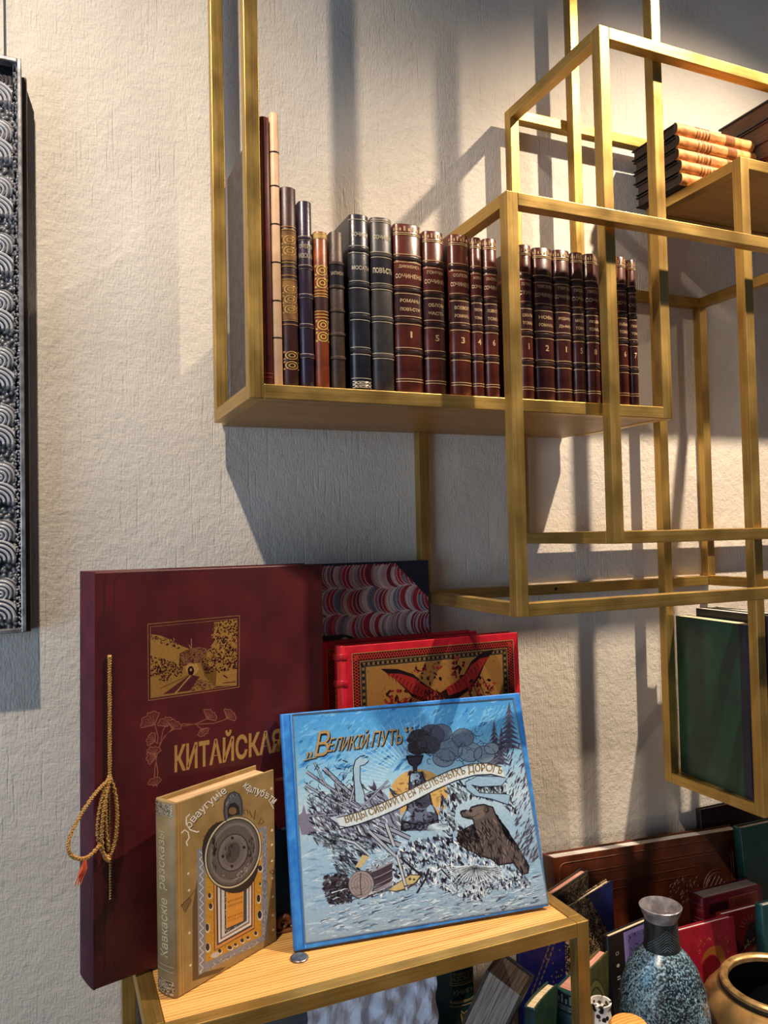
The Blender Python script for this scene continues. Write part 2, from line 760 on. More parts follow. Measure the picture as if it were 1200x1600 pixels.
def path_map(path, h):
    """text box along a polyline, height h (positive towards the left of travel in a y-down sheet)"""
    seg = [0.0]
    for a, b in zip(path, path[1:]):
        seg.append(seg[-1] + math.hypot(b[0] - a[0], b[1] - a[1]))

    def f(u, v):
        d = u * seg[-1]
        i = 0
        while i < len(path) - 2 and seg[i + 1] < d:
            i += 1
        a, b = path[i], path[i + 1]
        k = (d - seg[i]) / (seg[i + 1] - seg[i])
        tx, ty = b[0] - a[0], b[1] - a[1]
        l = math.hypot(tx, ty)
        return (a[0] + tx * k + ty / l * h * v, a[1] + ty * k - tx / l * h * v)
    return f


# ------------------------------------------------------------------ the room shell
def structure(name, mb, m, label, **kw):
    o = mb.build(name, m, None, **kw)
    o['kind'] = 'structure'
    o['label'] = label
    return o


FLOOR_Z = -0.86
b = MB()
b.box(-1.6, 3.6, 0.0, 0.12, FLOOR_Z, 1.75)
structure('wall_back', b, M_WALL, 'cream trowelled plaster wall behind the brass frames')
b = MB()
b.box(-1.6, 3.6, -2.6, 0.0, FLOOR_Z - 0.05, FLOOR_Z)
structure('floor', b, mat('floor_boards', (104, 98, 92), (76, 70, 66), 0.5, 0, (4, 60, 60)), 'brown wooden floor under the display')


# ------------------------------------------------------------------ brass box frames
BAR = 0.02


def bar(name, parent, axis, a, b, p, q, w=BAR, label=None):
    """square bar along axis from a to b; p, q = low corner on the other two axes (in x,y,z order)"""
    l = b - a
    m = MB()
    m.box(-w / 2, w / 2, -w / 2, w / 2, -l / 2, l / 2)
    o = m.build(name, M_BRASS, parent, bevel=0.0011, label=label)
    c = {'x': ((a + b) / 2, p + w / 2, q + w / 2), 'y': (p + w / 2, (a + b) / 2, q + w / 2), 'z': (p + w / 2, q + w / 2, (a + b) / 2)}[axis]
    o.location = Vector(c) - parent.location
    o.rotation_euler = {'x': (0, R(90), 0), 'y': (R(-90), 0, 0), 'z': (0, 0, 0)}[axis]
    return o


def frame_unit(name, label, cat, x0, x1, z0, z1, yf, yb, boards=(), mboard=None, group=None, to_wall=False, open_foot=False):
    """open box of brass bars; yf front plane, yb back plane"""
    t = thing(name, label, cat, group)
    t.location = (x0, yf, z0)
    w = BAR
    for x in (x0, x1 - w):
        for y in (yf, yb - w):
            bar('post', t, 'z', z0, z1, x, y)
    for z in ((z1 - w,) if open_foot else (z0, z1 - w)):
        for y in (yf, yb - w):
            if to_wall and z == z0 and y != yf:
                continue                 # the deep shelf board takes the place of this rail
            bar('rail', t, 'x', x0 + w, x1 - w, y, z)
        for x in (x0, x1 - w):
            bar('side_rail', t, 'y', yf + w, yb - w, x, z)
    for zt, th in boards:
        m = MB()
        g = 0.0012
        if to_wall:                          # runs to the wall, notched round the uprights of the other frames
            bk = -0.0015
            pts = [(x0 + w + g, yf + w + g), (x1 - w - g, yf + w + g), (x1 - w - g, yb - w - g), (x1 - w - g, bk)]
            pts[2:] = [(x1 - w - g, bk)]
            for nx0, nx1, ny in ((.8225, .8470, -.0425), (.6215, .6450, -.0220)):
                pts += [(nx1, bk), (nx1, ny), (nx0, ny), (nx0, bk)]
            pts += [(x0 + w + g, bk)]
            m.prism(pts, zt - th, zt)
        else:
            m.box(x0 + w + g, x1 - w - g, yf + w + g, yb - w - g, zt - th, zt)
        o = m.build('board', mboard or M_OAKD, t, bevel=0.0008)
        o.location = -t.location
    return t


def U3(x, z, y, f):
    return x * f * K, z * f * K, (-1.62 + (y + 1.62) * f) * K


FS = 0.9937
S_x0, S_z0, S_yf = U3(.3121, .2332, -.3436, FS)
S_x1, S_z1, S_yb = U3(1.2285, 2.05, -.0418, FS)
shelf_a = frame_unit('brass_shelf_frame', 'tall brass frame at the left whose oak shelf carries the row of leather books', 'shelf frame', S_x0, S_x1, S_z0, S_z1, S_yf, S_yb, [(S_z0 + BAR - 0.0006, 0.0185)], M_OAKD, to_wall=True)
T_x0, T_z0, T_yf = U3(1.0376, -.0282, -.3738, FS)
_, T_z1, T_yb = U3(1, 1.0272, -.016, FS)
T_x1 = 1.60
frame_b = frame_unit('brass_box_frame', 'open brass box frame highest at the upper right, standing in front of the book row', 'frame', T_x0, T_x1, T_z0, T_z1, T_yf, T_yb)
B_x0, B_x1, B_z0, B_z1, B_yf, B_yb = .7791 * K, 1.6663 * K, -.155 * K, .6278 * K, -.4154 * K, -0.0004
frame_c = frame_unit('brass_box_frame', 'foremost open brass box frame in the middle, screwed to the wall behind the red book', 'frame', B_x0, B_x1, B_z0, B_z1, B_yf, B_yb)
# screw head on its lower back rail
m = MB()
m.lathe([(0.0001, 0.0012), (0.0016, 0.0012), (0.0030, 0.0006), (0.0034, 0.0)], 20)
o = m.build('screw_head', mat('dark_screw', (70, 56, 30), (40, 32, 20), 0.4, 0.8), frame_c, smooth=True)
o.rotation_euler = (R(90), 0, 0)
o.location = Vector((0.915, B_yb - BAR - 0.0002, B_z0 + 0.0105)) - frame_c.location
G_x0, G_z0, G_yf = U3(1.426, -.635, -.3669, 1.0096)
_, G_z1, G_yb = U3(1, .8259, -.0687, 1.0096)
G_x1 = 1.64
frame_d = frame_unit('brass_shelf_frame', 'brass frame at the right edge holding tan books on top and green folios below', 'shelf frame', G_x0, G_x1, G_z0, G_z1, G_yf, G_yb, [(G_z1 - 0.0006, 0.0165), (G_z0 + BAR - 0.0006, 0.0165)], M_OAKD)
D_x0, D_x1, D_z1, D_yf, D_yb = .1227 * K, .8739 * K, -.6892 * K, -.4718 * K, -0.012
stand = frame_unit('display_stand', 'low brass stand with a pale oak top carrying the large picture books', 'stand', D_x0, D_x1, FLOOR_Z + 0.0002, D_z1, D_yf, D_yb, [(D_z1 - 0.0006, 0.017)], M_OAK, open_foot=True)
DZ = D_z1 + 0.0001

# ------------------------------------------------------------------ leather books with rounded spines (shelf row)
SPN = 12


def spine_path(W, D, d, th=0.0028):
    """closed plan outline of a case: rounded spine towards -y, two boards to the back"""
    out = []
    for k in range(SPN + 1):
        t = -1 + 2 * k / SPN
        out.append((W / 2 * (1 + math.sin(t * math.pi / 2)), d * (1 - math.cos(t * math.pi / 2))))
    path = out + [(W, D), (W - th, D), (W - th, d + 0.001), (th, d + 0.001), (th, D), (0, D)]
    return path


def spine_pt(W, d, t, lift):
    """t in -1..1 across the rounded spine; lift outwards"""
    a = t * math.pi / 2
    x = W / 2 * (1 + math.sin(a))
    y = d * (1 - math.cos(a))
    nx, ny = math.sin(a) * d, -math.cos(a) * W / 2
    l = math.hypot(nx, ny) or 1
    return x + nx / l * lift, y + ny / l * lift


def spine_strip(mb, W, d, rows, t0=-0.97, t1=0.97, col=None, n=10):
    """rows = [(z, lift)], wraps the spine"""
    vs, fs = [], []
    for z, lift in rows:
        for k in range(n + 1):
            x, y = spine_pt(W, d, t0 + (t1 - t0) * k / n, lift)
            vs.append((x, y, z))
    for r in range(len(rows) - 1):
        for k in range(n):
            fs.append((r * (n + 1) + k, r * (n + 1) + k + 1, (r + 1) * (n + 1) + k + 1, (r + 1) * (n + 1) + k))
    mb.mesh(vs, fs, col)


def spine_text(mb, W, d, body, z0, z1, half, col, bold=0.02, lift=0.0005):
    vs, fs = text_mesh(body, bold)
    pv = []
    for u, v in vs:
        x, y = spine_pt(W, d, -half + 2 * half * u, lift)
        pv.append((x, y, z0 + (z1 - z0) * v))
    mb.mesh(pv, fs, lin(col))


GOLD = (226, 190, 120)
PALE = (236, 214, 176)


def row_book(label, W, H, D, leather_m, bands=(), lines=(), labels=(), texts=(), gilt=GOLD, band_m=None, line_w=0.0011, orn=(), group=None, cat='book', name='leather_book', pages=None, band_h=0.0028, band_lift=0.0014, board_m=None):
    t = thing(name, label, cat, group)
    d = min(0.36 * W, 0.0085)
    m = MB()
    m.prism(spine_path(W, D, d), 0, H, 0.0009)
    t_ = m.build('cover', leather_m, t, smooth=True)
    cov = t_
    if board_m:
        for bx0, bx1 in ((-.0004, .0026), (W - .0026, W + .0004)):
            m = MB()
            m.box(bx0, bx1, d + .012, D + .0004, .0004, H - .0004)
            m.build('side_paper', board_m, cov)
    m = MB()
    m.box(0.003, W - 0.003, d + 0.0012, D - 0.003, 0.002, H - 0.003)
    m.build('page_block', pages or M_CREAMX, t)
    for f in bands:
        m = MB()
        z = f * H
        h = band_h
        spine_strip(m, W, d, [(z - h, 0.0), (z - h * .55, band_lift), (z + h * .55, band_lift), (z + h, 0.0)], -1, 1)
        m.build('raised_band', band_m or leather_m, cov, smooth=True)
    for a, bb, lm in labels:
        m = MB()
        spine_strip(m, W, d, [(a * H, 0.0), (a * H, 0.0004), (bb * H, 0.0004), (bb * H, 0.0)], -0.95, 0.95)
        m.build('title_label', lm, cov, smooth=True)
    if lines or orn:
        m = MB()
        for f in lines:
            z = f * H
            spine_strip(m, W, d, [(z - line_w / 2, 0.0001), (z - line_w / 2, 0.0006), (z + line_w / 2, 0.0006), (z + line_w / 2, 0.0001)], -0.96, 0.96, lin(gilt))
        for f0, f1, kind in orn:
            ornament(m, W, d, f0 * H, f1 * H, kind, gilt)
        m.build('gilt_tooling', M_GILT, cov, stuff=True)
    if texts:
        m = MB()
        for body, f, h, half in texts:
            spine_text(m, W, d, body, f * H - h / 2, f * H + h / 2, half, gilt)
        m.build('title', M_GILT, cov, stuff=True)
    return t


def ornament(mb, W, d, z0, z1, kind, col):
    """small tooled scrolls, rows or panels on a spine"""
    rnd = random.Random(int(z0 * 1e5))
    P = lambda t, z: (spine_pt(W, d, t, 0.0005) + (z,))
    c = lin(col)

    def q(t0, t1, a, bb):
        p0, p1 = P(t0, a), P(t1, a)
        p2, p3 = P(t1, bb), P(t0, bb)
        mb.quad(p0, p1, p2, p3, c)
    if kind == 'frieze':                     # row of little arches along the head
        n = 9
        for k in range(n):
            t = -0.85 + 1.7 * k / (n - 1)
            q(t - 0.05, t + 0.05, z0, z1 if k % 2 else z0 + (z1 - z0) * .6)
    else:                                    # rosettes and scrolls in a panel
        n = max(2, int((z1 - z0) / 0.012))
        for k in range(n):
            zc = z0 + (k + .5) * (z1 - z0) / n
            hh = (z1 - z0) / n * .46
            for ringr in (0.95, 0.5):
                seg = 14
                for s in range(seg):
                    a0, a1 = 2 * math.pi * s / seg, 2 * math.pi * (s + 1) / seg
                    for (r0, r1) in ((ringr, ringr - .22),):
                        pts = [(r0, a0), (r0, a1), (r1, a1), (r1, a0)]
                        mb.poly([P(0.62 * r * math.cos(a), zc + hh * r * math.sin(a)) for r, a in pts], c)
            for sx in (-1, 1):
                for sy in (-1, 1):
                    mb.poly([P(sx * .55, zc + sy * hh * .6), P(sx * .8, zc + sy * hh * .5), P(sx * .75, zc + sy * hh * .95), P(sx * .5, zc + sy * hh * .9)], c)


M_CREAMX = make_pages('book_edges', (150, 128, 100), (92, 72, 54), 0, 1200.0)
L_OX = leather('oxblood', (98, 32, 26))
L_CREAM = leather('cream_vellum', (226, 188, 150), (204, 160, 120), 0.5, 0.12)
L_UMBER = leather('dark_umber', (74, 34, 26), (34, 18, 18))
L_PLUM = leather('plum_black', (56, 40, 58), (34, 24, 38), 0.3)
L_TAN = leather('russet', (150, 72, 34), (104, 44, 22), 0.35)
L_BRN = leather('grainy_brown', (76, 54, 40), (46, 32, 24), 0.45, 0.6)
L_BLK = leather('blue_black', (46, 43, 50), (27, 26, 32), 0.3)
L_GRY = leather('charcoal', (62, 55, 54), (40, 35, 35), 0.42)
L_RED = leather('red_brown', (100, 42, 29), (58, 23, 19), 0.30)
L_RED2 = leather('dark_red_brown', (82, 36, 30), (48, 21, 20), 0.28)
L_LAB = leather('label_maroon', (96, 38, 28), (64, 24, 20), 0.30)
L_LABD = leather('label_dark', (66, 30, 28), (40, 18, 18), 0.30)
L_BAND = leather('dark_band', (44, 22, 20), (24, 12, 12), 0.34)
L_LABB = leather('label_black', (40, 34, 40), (26, 22, 28), 0.3)

SZ = S_z0 + BAR + 0.0002          # top of the oak shelf
SY = -0.271                       # plane of the spines
ROW = 'leather books in the shelf row'


def put_row(t, x, dy=0.0):
    pose(t, x, SY + dy, SZ)


put_row(row_book('tall thin oxblood book first at the left end of the shelf row', .0142, .3700, .205, L_OX, (), (.045, .03), (), (), (150, 70, 60), board_m=mat('grey_brown_cloth', (84, 74, 68), (66, 56, 52), .7)), .2710)
put_row(row_book('tall thin cream book with dark rings, second from the left in the row', .0120, .3785, .150, L_CREAM, (.175, .31, .45, .59, .73, .855), (), (), (), band_m=L_BAND, band_h=0.0010, band_lift=0.0006), .2863)
put_row(row_book('dark brown book with two gold ornamental panels beside the cream one', .0225, .2775, .160, L_UMBER, (), (.80, .785, .62, .60, .555, .535, .33, .31), ((.63, .78, mat('gilt_panel', (146, 104, 54), (92, 62, 34), .4, .2)), (.335, .53, mat('gilt_panel', (146, 104, 54)))), (), (196, 150, 84), orn=((.65, .76, 'scroll'), (.36, .51, 'scroll'), (.08, .18, 'scroll'))), .2996)
put_row(row_book('plum black ribbed book with faint gilt title, fourth from the left in the row', .0192, .2615, .165, L_PLUM, (.80, .645, .49, .33, .17), (.79, .81, .635, .655, .48, .50, .32, .34, .16, .18), (), (('ОЧЕРКИ', .755, .006, .75), ('РАЗСКАЗЫ', .705, .007, .85)), (206, 186, 160), line_w=.0007), .3250)
put_row(row_book('narrow russet book with gold rosette ornaments, shorter than its neighbours', .0195, .2215, .150, L_TAN, (), (.965, .985, .60, .585, .49, .47, .62, .45), ((.955, .99, mat('gilt_head', (222, 190, 130), (190, 150, 90), .4, .3)), (.49, .585, L_UMBER)), (), (232, 188, 96), orn=((.63, .79, 'scroll'), (.29, .44, 'scroll'))), .3472)
put_row(row_book('low dark brown grainy book between the russet and the black book', .0200, .2245, .150, L_BRN, (.80, .65, .50, .35, .20), (), ((.66, .79, L_LABB),), (('ЗАПИСКИ', .735, .005, .75),), (190, 170, 140)), .3707)
put_row(row_book('glossy blue black book with silver ruled bands, tallest in mid row', .0300, .2542, .195, L_BLK, (.80, .60, .42, .225), (.97, .82, .78, .62, .58, .44, .40, .245, .205, .07), (), (('СОЧИНЕН', .885, .0065, .55), ('МОСАТН', .695, .006, .62)), (222, 208, 184), line_w=.0008, orn=((.015, .055, 'scroll'),)), .4008)
put_row(row_book('matt charcoal book with a cream head and gilt lettering on a black label', .0330, .2546, .190, L_GRY, (.785, .60, .415, .205), (.985, .975, .80, .77, .62, .585, .43, .40, .22, .19), ((.62, .765, L_LABB),), (('СОЧИНЕН', .885, .0065, .58), ('ПОВѢСТЬ', .695, .0085, .68)), (232, 214, 180), line_w=.0008), .4342)

set_spec = [  # x, width, height, volume number, leather, text lines, distinguishing words
    (.4712, .0436, .2508, '1', L_RED, ('ДИККЕНСЪ', 'СОЧИНЕНІЯ', 'РОМАНЫ', 'ПОВѢСТИ'), 'widest red brown volume of the set, beside the charcoal book'),
    (.5189, .0338, .2462, '5', L_RED, ('ГОНЧАР', 'СОЧИНЕН', 'ОБЛОМ', 'ЧАСТЬ'), 'red brown volume second in the set, right of the widest one'),
    (.5629, .0331, .2470, '3', L_RED, ('СОЛОВЬ', 'СОЧИНЕНІЯ', 'ВСЕВОЛ', 'РОМАНЪ'), 'red brown volume third in the set, left of a very thin one'),
    (.5992, .0180, .2465, '4', L_RED, ('ЖУКОВ', 'СОЧИН', 'ПЕСНИ', 'ТОМЪ'), 'very thin red brown volume left of the front brass post'),
    (.6217, .0240, .2480, '6', L_RED, ('ЛѢСКОВ', 'СОЧИНЕН', 'ПОВѢСТ', 'ТОМЪ'), 'red brown volume directly left of the foremost brass post'),
    (.6853, .0238, .2467, '1', L_RED, ('ЛЕРМОН', 'СТИХИ', 'СВѢТИ', 'ТОМЪ'), 'red brown volume directly right of the foremost brass post'),
    (.7139, .0356, .2459, '2', L_RED2, ('ТУРГЕНЕВ', 'СОЧИНЕНІЯ', 'НОВЬ', 'РОМАНЪ'), 'broad dark red volume with a glossy spine, second right of the front post'),
    (.7528, .0308, .2473, '1', L_RED2, ('ТУРГЕН', 'СОЧИНЕНІЯ', 'РУДИНЪ', 'ДЫМЪ'), 'dark red volume with violet sheen, third right of the front post'),
    (.7865, .0236, .2470, '5', L_RED2, ('ПИСЕМ', 'СОЧИН', 'МАСОН', 'ТОМЪ'), 'dark red volume fourth right of the foremost brass post'),
    (.8132, .0259, .2480, '8', L_RED2, ('ПИСЕМ', 'СОЧИН', 'ЛЮДИ', 'ТОМЪ'), 'dark red volume partly covered by the second brass post'),
    (.8760, .0226, .2505, '6', L_RED, ('ГРИГОР', 'СОЧИН', 'РЫБАК', 'ТОМЪ'), 'red brown volume right of the second brass post, last but one in the row'),
    (.9012, .0166, .2480, '7', L_RED2, ('ГРИГ', 'СОЧ', 'ПЕРЕ', 'ТОМ'), 'thin dark volume last at the right end of the shelf row'),
]
for i, (x, w, h, num, lm, tx, words) in enumerate(set_spec):
    half = .78
    hh = 0.0052 if w > .02 else 0.0042
    t = row_book(words, w, h, .185 + .004 * (i % 3), lm, (.795, .61, .43, .245),
                 (.945, .935, .818, .772, .633, .587, .453, .407, .268, .222, .085, .07),
                 ((.63, .775, L_LAB), (.448, .592, L_LABD)),
                 ((tx[0], .745, hh, half * .7), (tx[1], .69, hh * 1.25, half), (tx[2], .545, hh, half * .65), (tx[3], .495, hh, half * .65), (num, .345, .0095, .045 if num == '1' else .12 if w > .02 else .2)),
                 (226, 192, 140), band_m=L_BAND, line_w=.0010, orn=((.957, .985, 'frieze'),), group='red brown volumes of one set on the shelf')
    put_row(t, x)

# ------------------------------------------------------------------ tan books and folios on the right hand frame
L_CALF = mat('tan_calf', (222, 164, 96), (150, 92, 44), .5, 0, (70, 70, 40), 6, .25, .0006, (300, 300, 300))
L_CALFB = mat('tan_calf_band', (150, 92, 44), (104, 58, 28), .45, 0, (60, 60, 60))
L_BLACK = leather('black', (26, 22, 22), (14, 12, 14), .4)
M_CALFP = make_pages('dark_edges', (74, 54, 42), (40, 28, 22), 0, 1000.0)
stack_words = ['topmost tan calf book of the stack on the right frame', 'tan calf book second from the top of the right stack', 'tan calf book in the middle of the stack of five', 'tan calf book second from the bottom of the right stack', 'bottom tan calf book of the stack, half hidden by the brass rail']
zt = G_z1 + 0.0014
for i in range(5):
    k = 4 - i
    th = 0.0217
    t = thing('calf_book', stack_words[k], 'book', 'tan calf books stacked on the right frame')
    H, D = .205, .128
    d = .008
    m = MB()
    m.prism(spine_path(th, D, d, .003), 0, H, 0.001)
    for f in m.f:
        pass
    m.build('cover', L_BLACK, t, smooth=True)
    m = MB()
    m.box(.0032, th - .0032, d + .001, D - .004, .004, H - .0035)
    m.build('page_block', M_CALFP, t)
    m = MB()
    spine_strip(m, th, d, [(.0006, .0), (.0006, .0011), (H - .0006, .0011), (H - .0006, .0)], -1, 1)
    m.build('calf_spine', L_CALF, t, smooth=True)
    for f in (.60, .64, .675, .71, .75):
        m = MB()
        z = (f + random.uniform(-.006, .006)) * H
        spine_strip(m, th, d, [(z - .0022, .0011), (z - .001, .0021), (z + .001, .0021), (z + .0022, .0011)], -1, 1)
        m.build('raised_band', L_CALFB, t, smooth=True)
    m = MB()
    spine_strip(m, th, d, [(.26 * H, .0011), (.26 * H, .0014), (.38 * H, .0014), (.38 * H, .0011)], -.75, .9)
    m.build('title_label', L_CALFB, t, smooth=True)
    jx = (0.004, .002, -.003, .001, 0)[k] * -1
    x1 = 1.1265 + H + (.0, .003, .003, .006, .007)[k]
    t.matrix_world = Matrix(((0, 0, -1, x1), (0, 1, 0, -.160 + random.uniform(-.003, .001)), (1, 0, 0, zt + i * (th + .0027)), (0, 0, 0, 1)))

# five big brown folios lying flat to the right of the stack
M_FOLP = make_pages('brown_folio_edges', (132, 96, 66), (82, 56, 38), 2, 700.0)
L_FOL = leather('folio_red', (92, 34, 24), (58, 20, 16))
fw = ['topmost brown folio of the flat pile at the upper right corner', 'brown folio second from the top of the flat pile', 'brown folio in the middle of the flat pile at upper right', 'brown folio second from the bottom of the flat pile', 'bottom brown folio of the flat pile behind the tan stack']
z = G_z1 + .0002
for i in range(5):
    th = .0385
    t = thing('brown_folio', fw[4 - i], 'book', 'brown folios lying flat in a pile')
    m = MB()
    m.box(0, .235, 0, .20, 0, .004)
    m.box(0, .235, 0, .20, th - .004, th)
    m.box(.231, .235, 0, .20, .004, th - .004)
    m.build('cover', L_FOL if i < 4 else L_BLACK, t, bevel=.0008)
    m = MB()
    m.box(.004, .231, .004, .196, .004, th - .004)
    m.build('page_block', M_FOLP, t)
    pose(t, 1.341 + .002 * (i % 2), -.262, z)
    z += th + .0001


# ------------------------------------------------------------------ books with flat covers
t_front = {}


def flat_book(name, label, W, H, T, cover_m, pages_m, spine_m=None, spine='left', bulge=.003, bt=.003, over=.003, cat='book', group=None, corner=.0012, page_inset=None):
    """local x 0..W, y 0 (front) .. T, z 0..H; spine at the left or right end"""
    t = thing(name, label, cat, group)
    m = MB()
    m.box(0, W, 0, bt, 0, H)
    fb = m.build('board', cover_m, t, bevel=corner)
    m = MB()
    m.box(0, W, T - bt, T, 0, H)
    m.build('board', cover_m, t, bevel=corner)
    t_front[t.name] = fb
    m = MB()
    n = 8
    path = []
    for k in range(n + 1):
        a = math.pi * k / n
        path.append((-bulge * math.sin(a), T / 2 + T / 2 * math.cos(a)))   # back to front along -x
    inner = [(.003, 0.0002), (.003, T - .0002)]
    pth = path + inner
    if spine == 'right':
        pth = [(W - x, y) for x, y in reversed(pth)]
    m.prism(pth, 0, H, .0008)
    m.build('spine', spine_m or cover_m, t, smooth=True)
    m = MB()
    pi = over if page_inset is None else page_inset
    x0, x1 = (.0032, W - over) if spine == 'left' else (over, W - .0032)
    m.box(x0, x1, bt, T - bt, over * .8, H - pi)
    m.build('page_block', pages_m, t)
    return t


# ---- burgundy album
L_BURG = mat('burgundy_cloth', (84, 23, 26), (64, 16, 22), .42, 0, (18, 18, 18), 6, .18, .0004, (700, 700, 700))
L_BURGS = mat('burgundy_spine_cloth', (88, 24, 46), (66, 16, 34), .8, 0, (20, 20, 20), 5, .18, .0004, (700, 700, 700))
AW, AH, AT = .3435, .5095, .0505
alb = flat_book('album', 'huge burgundy album with a gold railway picture and a knotted cord, leaning at the left', AW, AH, AT, L_BURG, M_CREAM, L_BURGS, 'left', .002, .004, .004, corner=.003)
pose(alb, .0475, -.2622, DZ, .27, 0, -.010)
q = [(0.0605, 0.4611), (0.2818, 0.4465), (0.2789, 0.1875), (0.0598, 0.233)]
a = Art(front, q, (1200, 1461))
DKR = (84, 22, 32)
GB = (186, 138, 70)
GL = (206, 160, 96)


def strokes_closed(art, pts, w, col):
    art.stroke(pts + [pts[0], pts[1]], w, col)


strokes_closed(a, [(57, 133), (805, 62), (800, 645), (62, 755)], 5, GL)
strokes_closed(a, [(78, 155), (785, 88), (780, 630), (82, 735)], 4, GL)
a.up()
# hills left, cutting right, foreground as gold fields; the sky stays cloth
a.fill([(82, 215), (160, 225), (250, 265), (330, 310), (400, 335), (330, 480), (82, 500)], GB)
a.fill([(620, 115), (785, 90), (780, 630), (600, 640), (520, 560), (480, 420), (560, 330), (610, 255), (585, 240)], GB)
a.fill([(82, 500), (330, 478), (480, 440), (620, 500), (610, 655), (82, 735)], (178, 130, 66))
a.fill([(400, 330), (480, 320), (540, 330), (540, 450), (470, 440), (310, 470), (315, 370)], (150, 96, 66))
a.up()
dark = [(70, 24, 34), (98, 44, 40), (60, 18, 30)]
a.dabs([(320, 370), (480, 325), (540, 335), (520, 440), (320, 465)], 220, 5, 11, [(92, 38, 52), (110, 56, 56), (170, 120, 70)], asp=.5, seed=3)
a.dabs([(620, 115), (785, 95), (780, 500), (520, 540), (500, 420), (610, 260)], 420, 5, 14, dark, asp=.55, seed=4)
a.dabs([(82, 390), (200, 420), (340, 470), (340, 560), (180, 600), (82, 560)], 240, 5, 13, dark, asp=.55, seed=5)
a.dabs([(82, 220), (250, 265), (330, 315), (300, 340), (82, 260)], 60, 5, 13, dark, asp=.4, seed=6)
a.dabs([(430, 600), (500, 585), (615, 620), (600, 655), (400, 680)], 130, 6, 14, [(96, 40, 56), (120, 70, 60)], (150, 200), .3, 7)
a.dabs([(600, 120), (640, 110), (640, 230), (570, 250)], 40, 5, 12, [GB, GL], asp=.4, seed=8)
a.dabs([(230, 230), (280, 240), (270, 290), (220, 300)], 20, 5, 14, [GB, DKR], asp=.4, seed=9)
a.stroke([(412, 250), (412, 330)], 5, GL)
a.stroke([(390, 300), (410, 330)], 4, GL)
a.ell((418, 495), 52, 52, (206, 164, 92))
a.up()
a.ell((408, 512), 26, 38, (56, 18, 28))
a.fill([(400, 545), (180, 705), (270, 695), (420, 545)], (104, 50, 46))
a.fill([(420, 548), (290, 690), (400, 675), (480, 560)], (98, 44, 48))
a.up()
a.stroke([(405, 550), (280, 700)], 9, (206, 160, 96))
a.stroke([(398, 548), (160, 655)], 4, (80, 30, 38))
a.stroke([(418, 548), (470, 600)], 4, (80, 30, 38))
a.ell((408, 505), 9, 12, (206, 164, 92))
a.ell((690, 560), 24, 6, (70, 24, 34), .6)
a.stroke([(672, 612), (775, 602)], 8, (110, 60, 46))
a.build('cover_picture', M_GILT, t_front[alb.name])
# ginkgo spray
a = Art(front, q, (1200, 1461))
BR = (172, 106, 86)
vines = [[(105, 1460), (115, 1300), (140, 1150), (190, 1050), (270, 975), (350, 945), (450, 950), (600, 940), (700, 905)],
         [(130, 1460), (138, 1330), (120, 1230)], [(150, 1110), (220, 1020), (300, 970), (450, 945), (540, 905), (575, 880)],
         [(135, 1110), (140, 1050), (115, 950)], [(165, 1080), (180, 1000), (205, 960)], [(450, 950), (490, 985)], [(140, 1110), (100, 1075)]]
for v in vines:
    a.stroke(v, 7, BR)


def ginkgo(art, c, r, ang, col, rim):
    pts = [c]
    for k in range(13):
        t = ang - 62 + 124 * k / 12
        rr = r * (1 + .07 * math.sin(k * 2.1)) * (0.86 if k == 6 else 1)
        pts.append((c[0] + rr * math.cos(R(t)), c[1] + rr * math.sin(R(t))))
    art.fill(pts, col)
    art.up(.1)
    art.stroke(pts + [pts[0]], 5, rim)
    for k in range(2, 12, 2):
        art.stroke([c, ((c[0] + 3 * pts[k][0]) / 4, (c[1] + 3 * pts[k][1]) / 4)], 3, rim)


for c, r, an in (((112, 955), 110, 230), ((215, 970), 80, 250), ((255, 985), 75, 300), ((540, 905), 78, -50), ((700, 900), 75, -45), ((490, 985), 62, 55), ((118, 1085), 70, 205), ((125, 1215), 80, 190), ((110, 1200), 70, 265), ((125, 1450), 70, 250)):
    ginkgo(a, c, r, an, (120, 56, 54), (186, 122, 98))
a.build('ginkgo_spray', M_GILT, t_front[alb.name])
a = Art(front, q, (1200, 1461))
a.text('КИТАЙСКАЯ', quad_map((275, 1345), (1150, 1168), (1150, 930), (275, 1062)), (204, 158, 92), .03)
a.text('ВОСТОЧНАЯ', quad_map((700, 1410), (1150, 1340), (1150, 1265), (700, 1330)), (110, 52, 44), .02)
a.stroke([(1095, 1395), (1300, 1360)], 5, GL)
a.stroke([(1095, 1408), (1300, 1373)], 4, GL)
a.build('title', M_GILT, t_front[alb.name], stuff=True)
# hinge groove and blind frame on the cover
a = Art(front)
a.stroke([(.0135, .004), (.0135, AH - .004)], .0024, (58, 16, 34))
a.stroke([(.0262, .004), (.0262, AH - .016)], .0010, (56, 14, 24))
arc = [(.0262 + .013 - .013 * math.cos(R(t)), AH - .017 + .013 * math.sin(R(t))) for t in range(0, 91, 15)]
a.stroke(arc, .0010, (56, 14, 24))
a.stroke([(.039, AH - .004), (AW - .006, AH - .004)], .0009, (60, 16, 26))
a.build('hinge_groove', M_PRINT, t_front[alb.name])
# twisted gold cord through the hinge, bow and orange tassel
M_CORD = mat('gold_cord', (214, 168, 92), (130, 88, 40), .5, .15, (700, 700, 700))


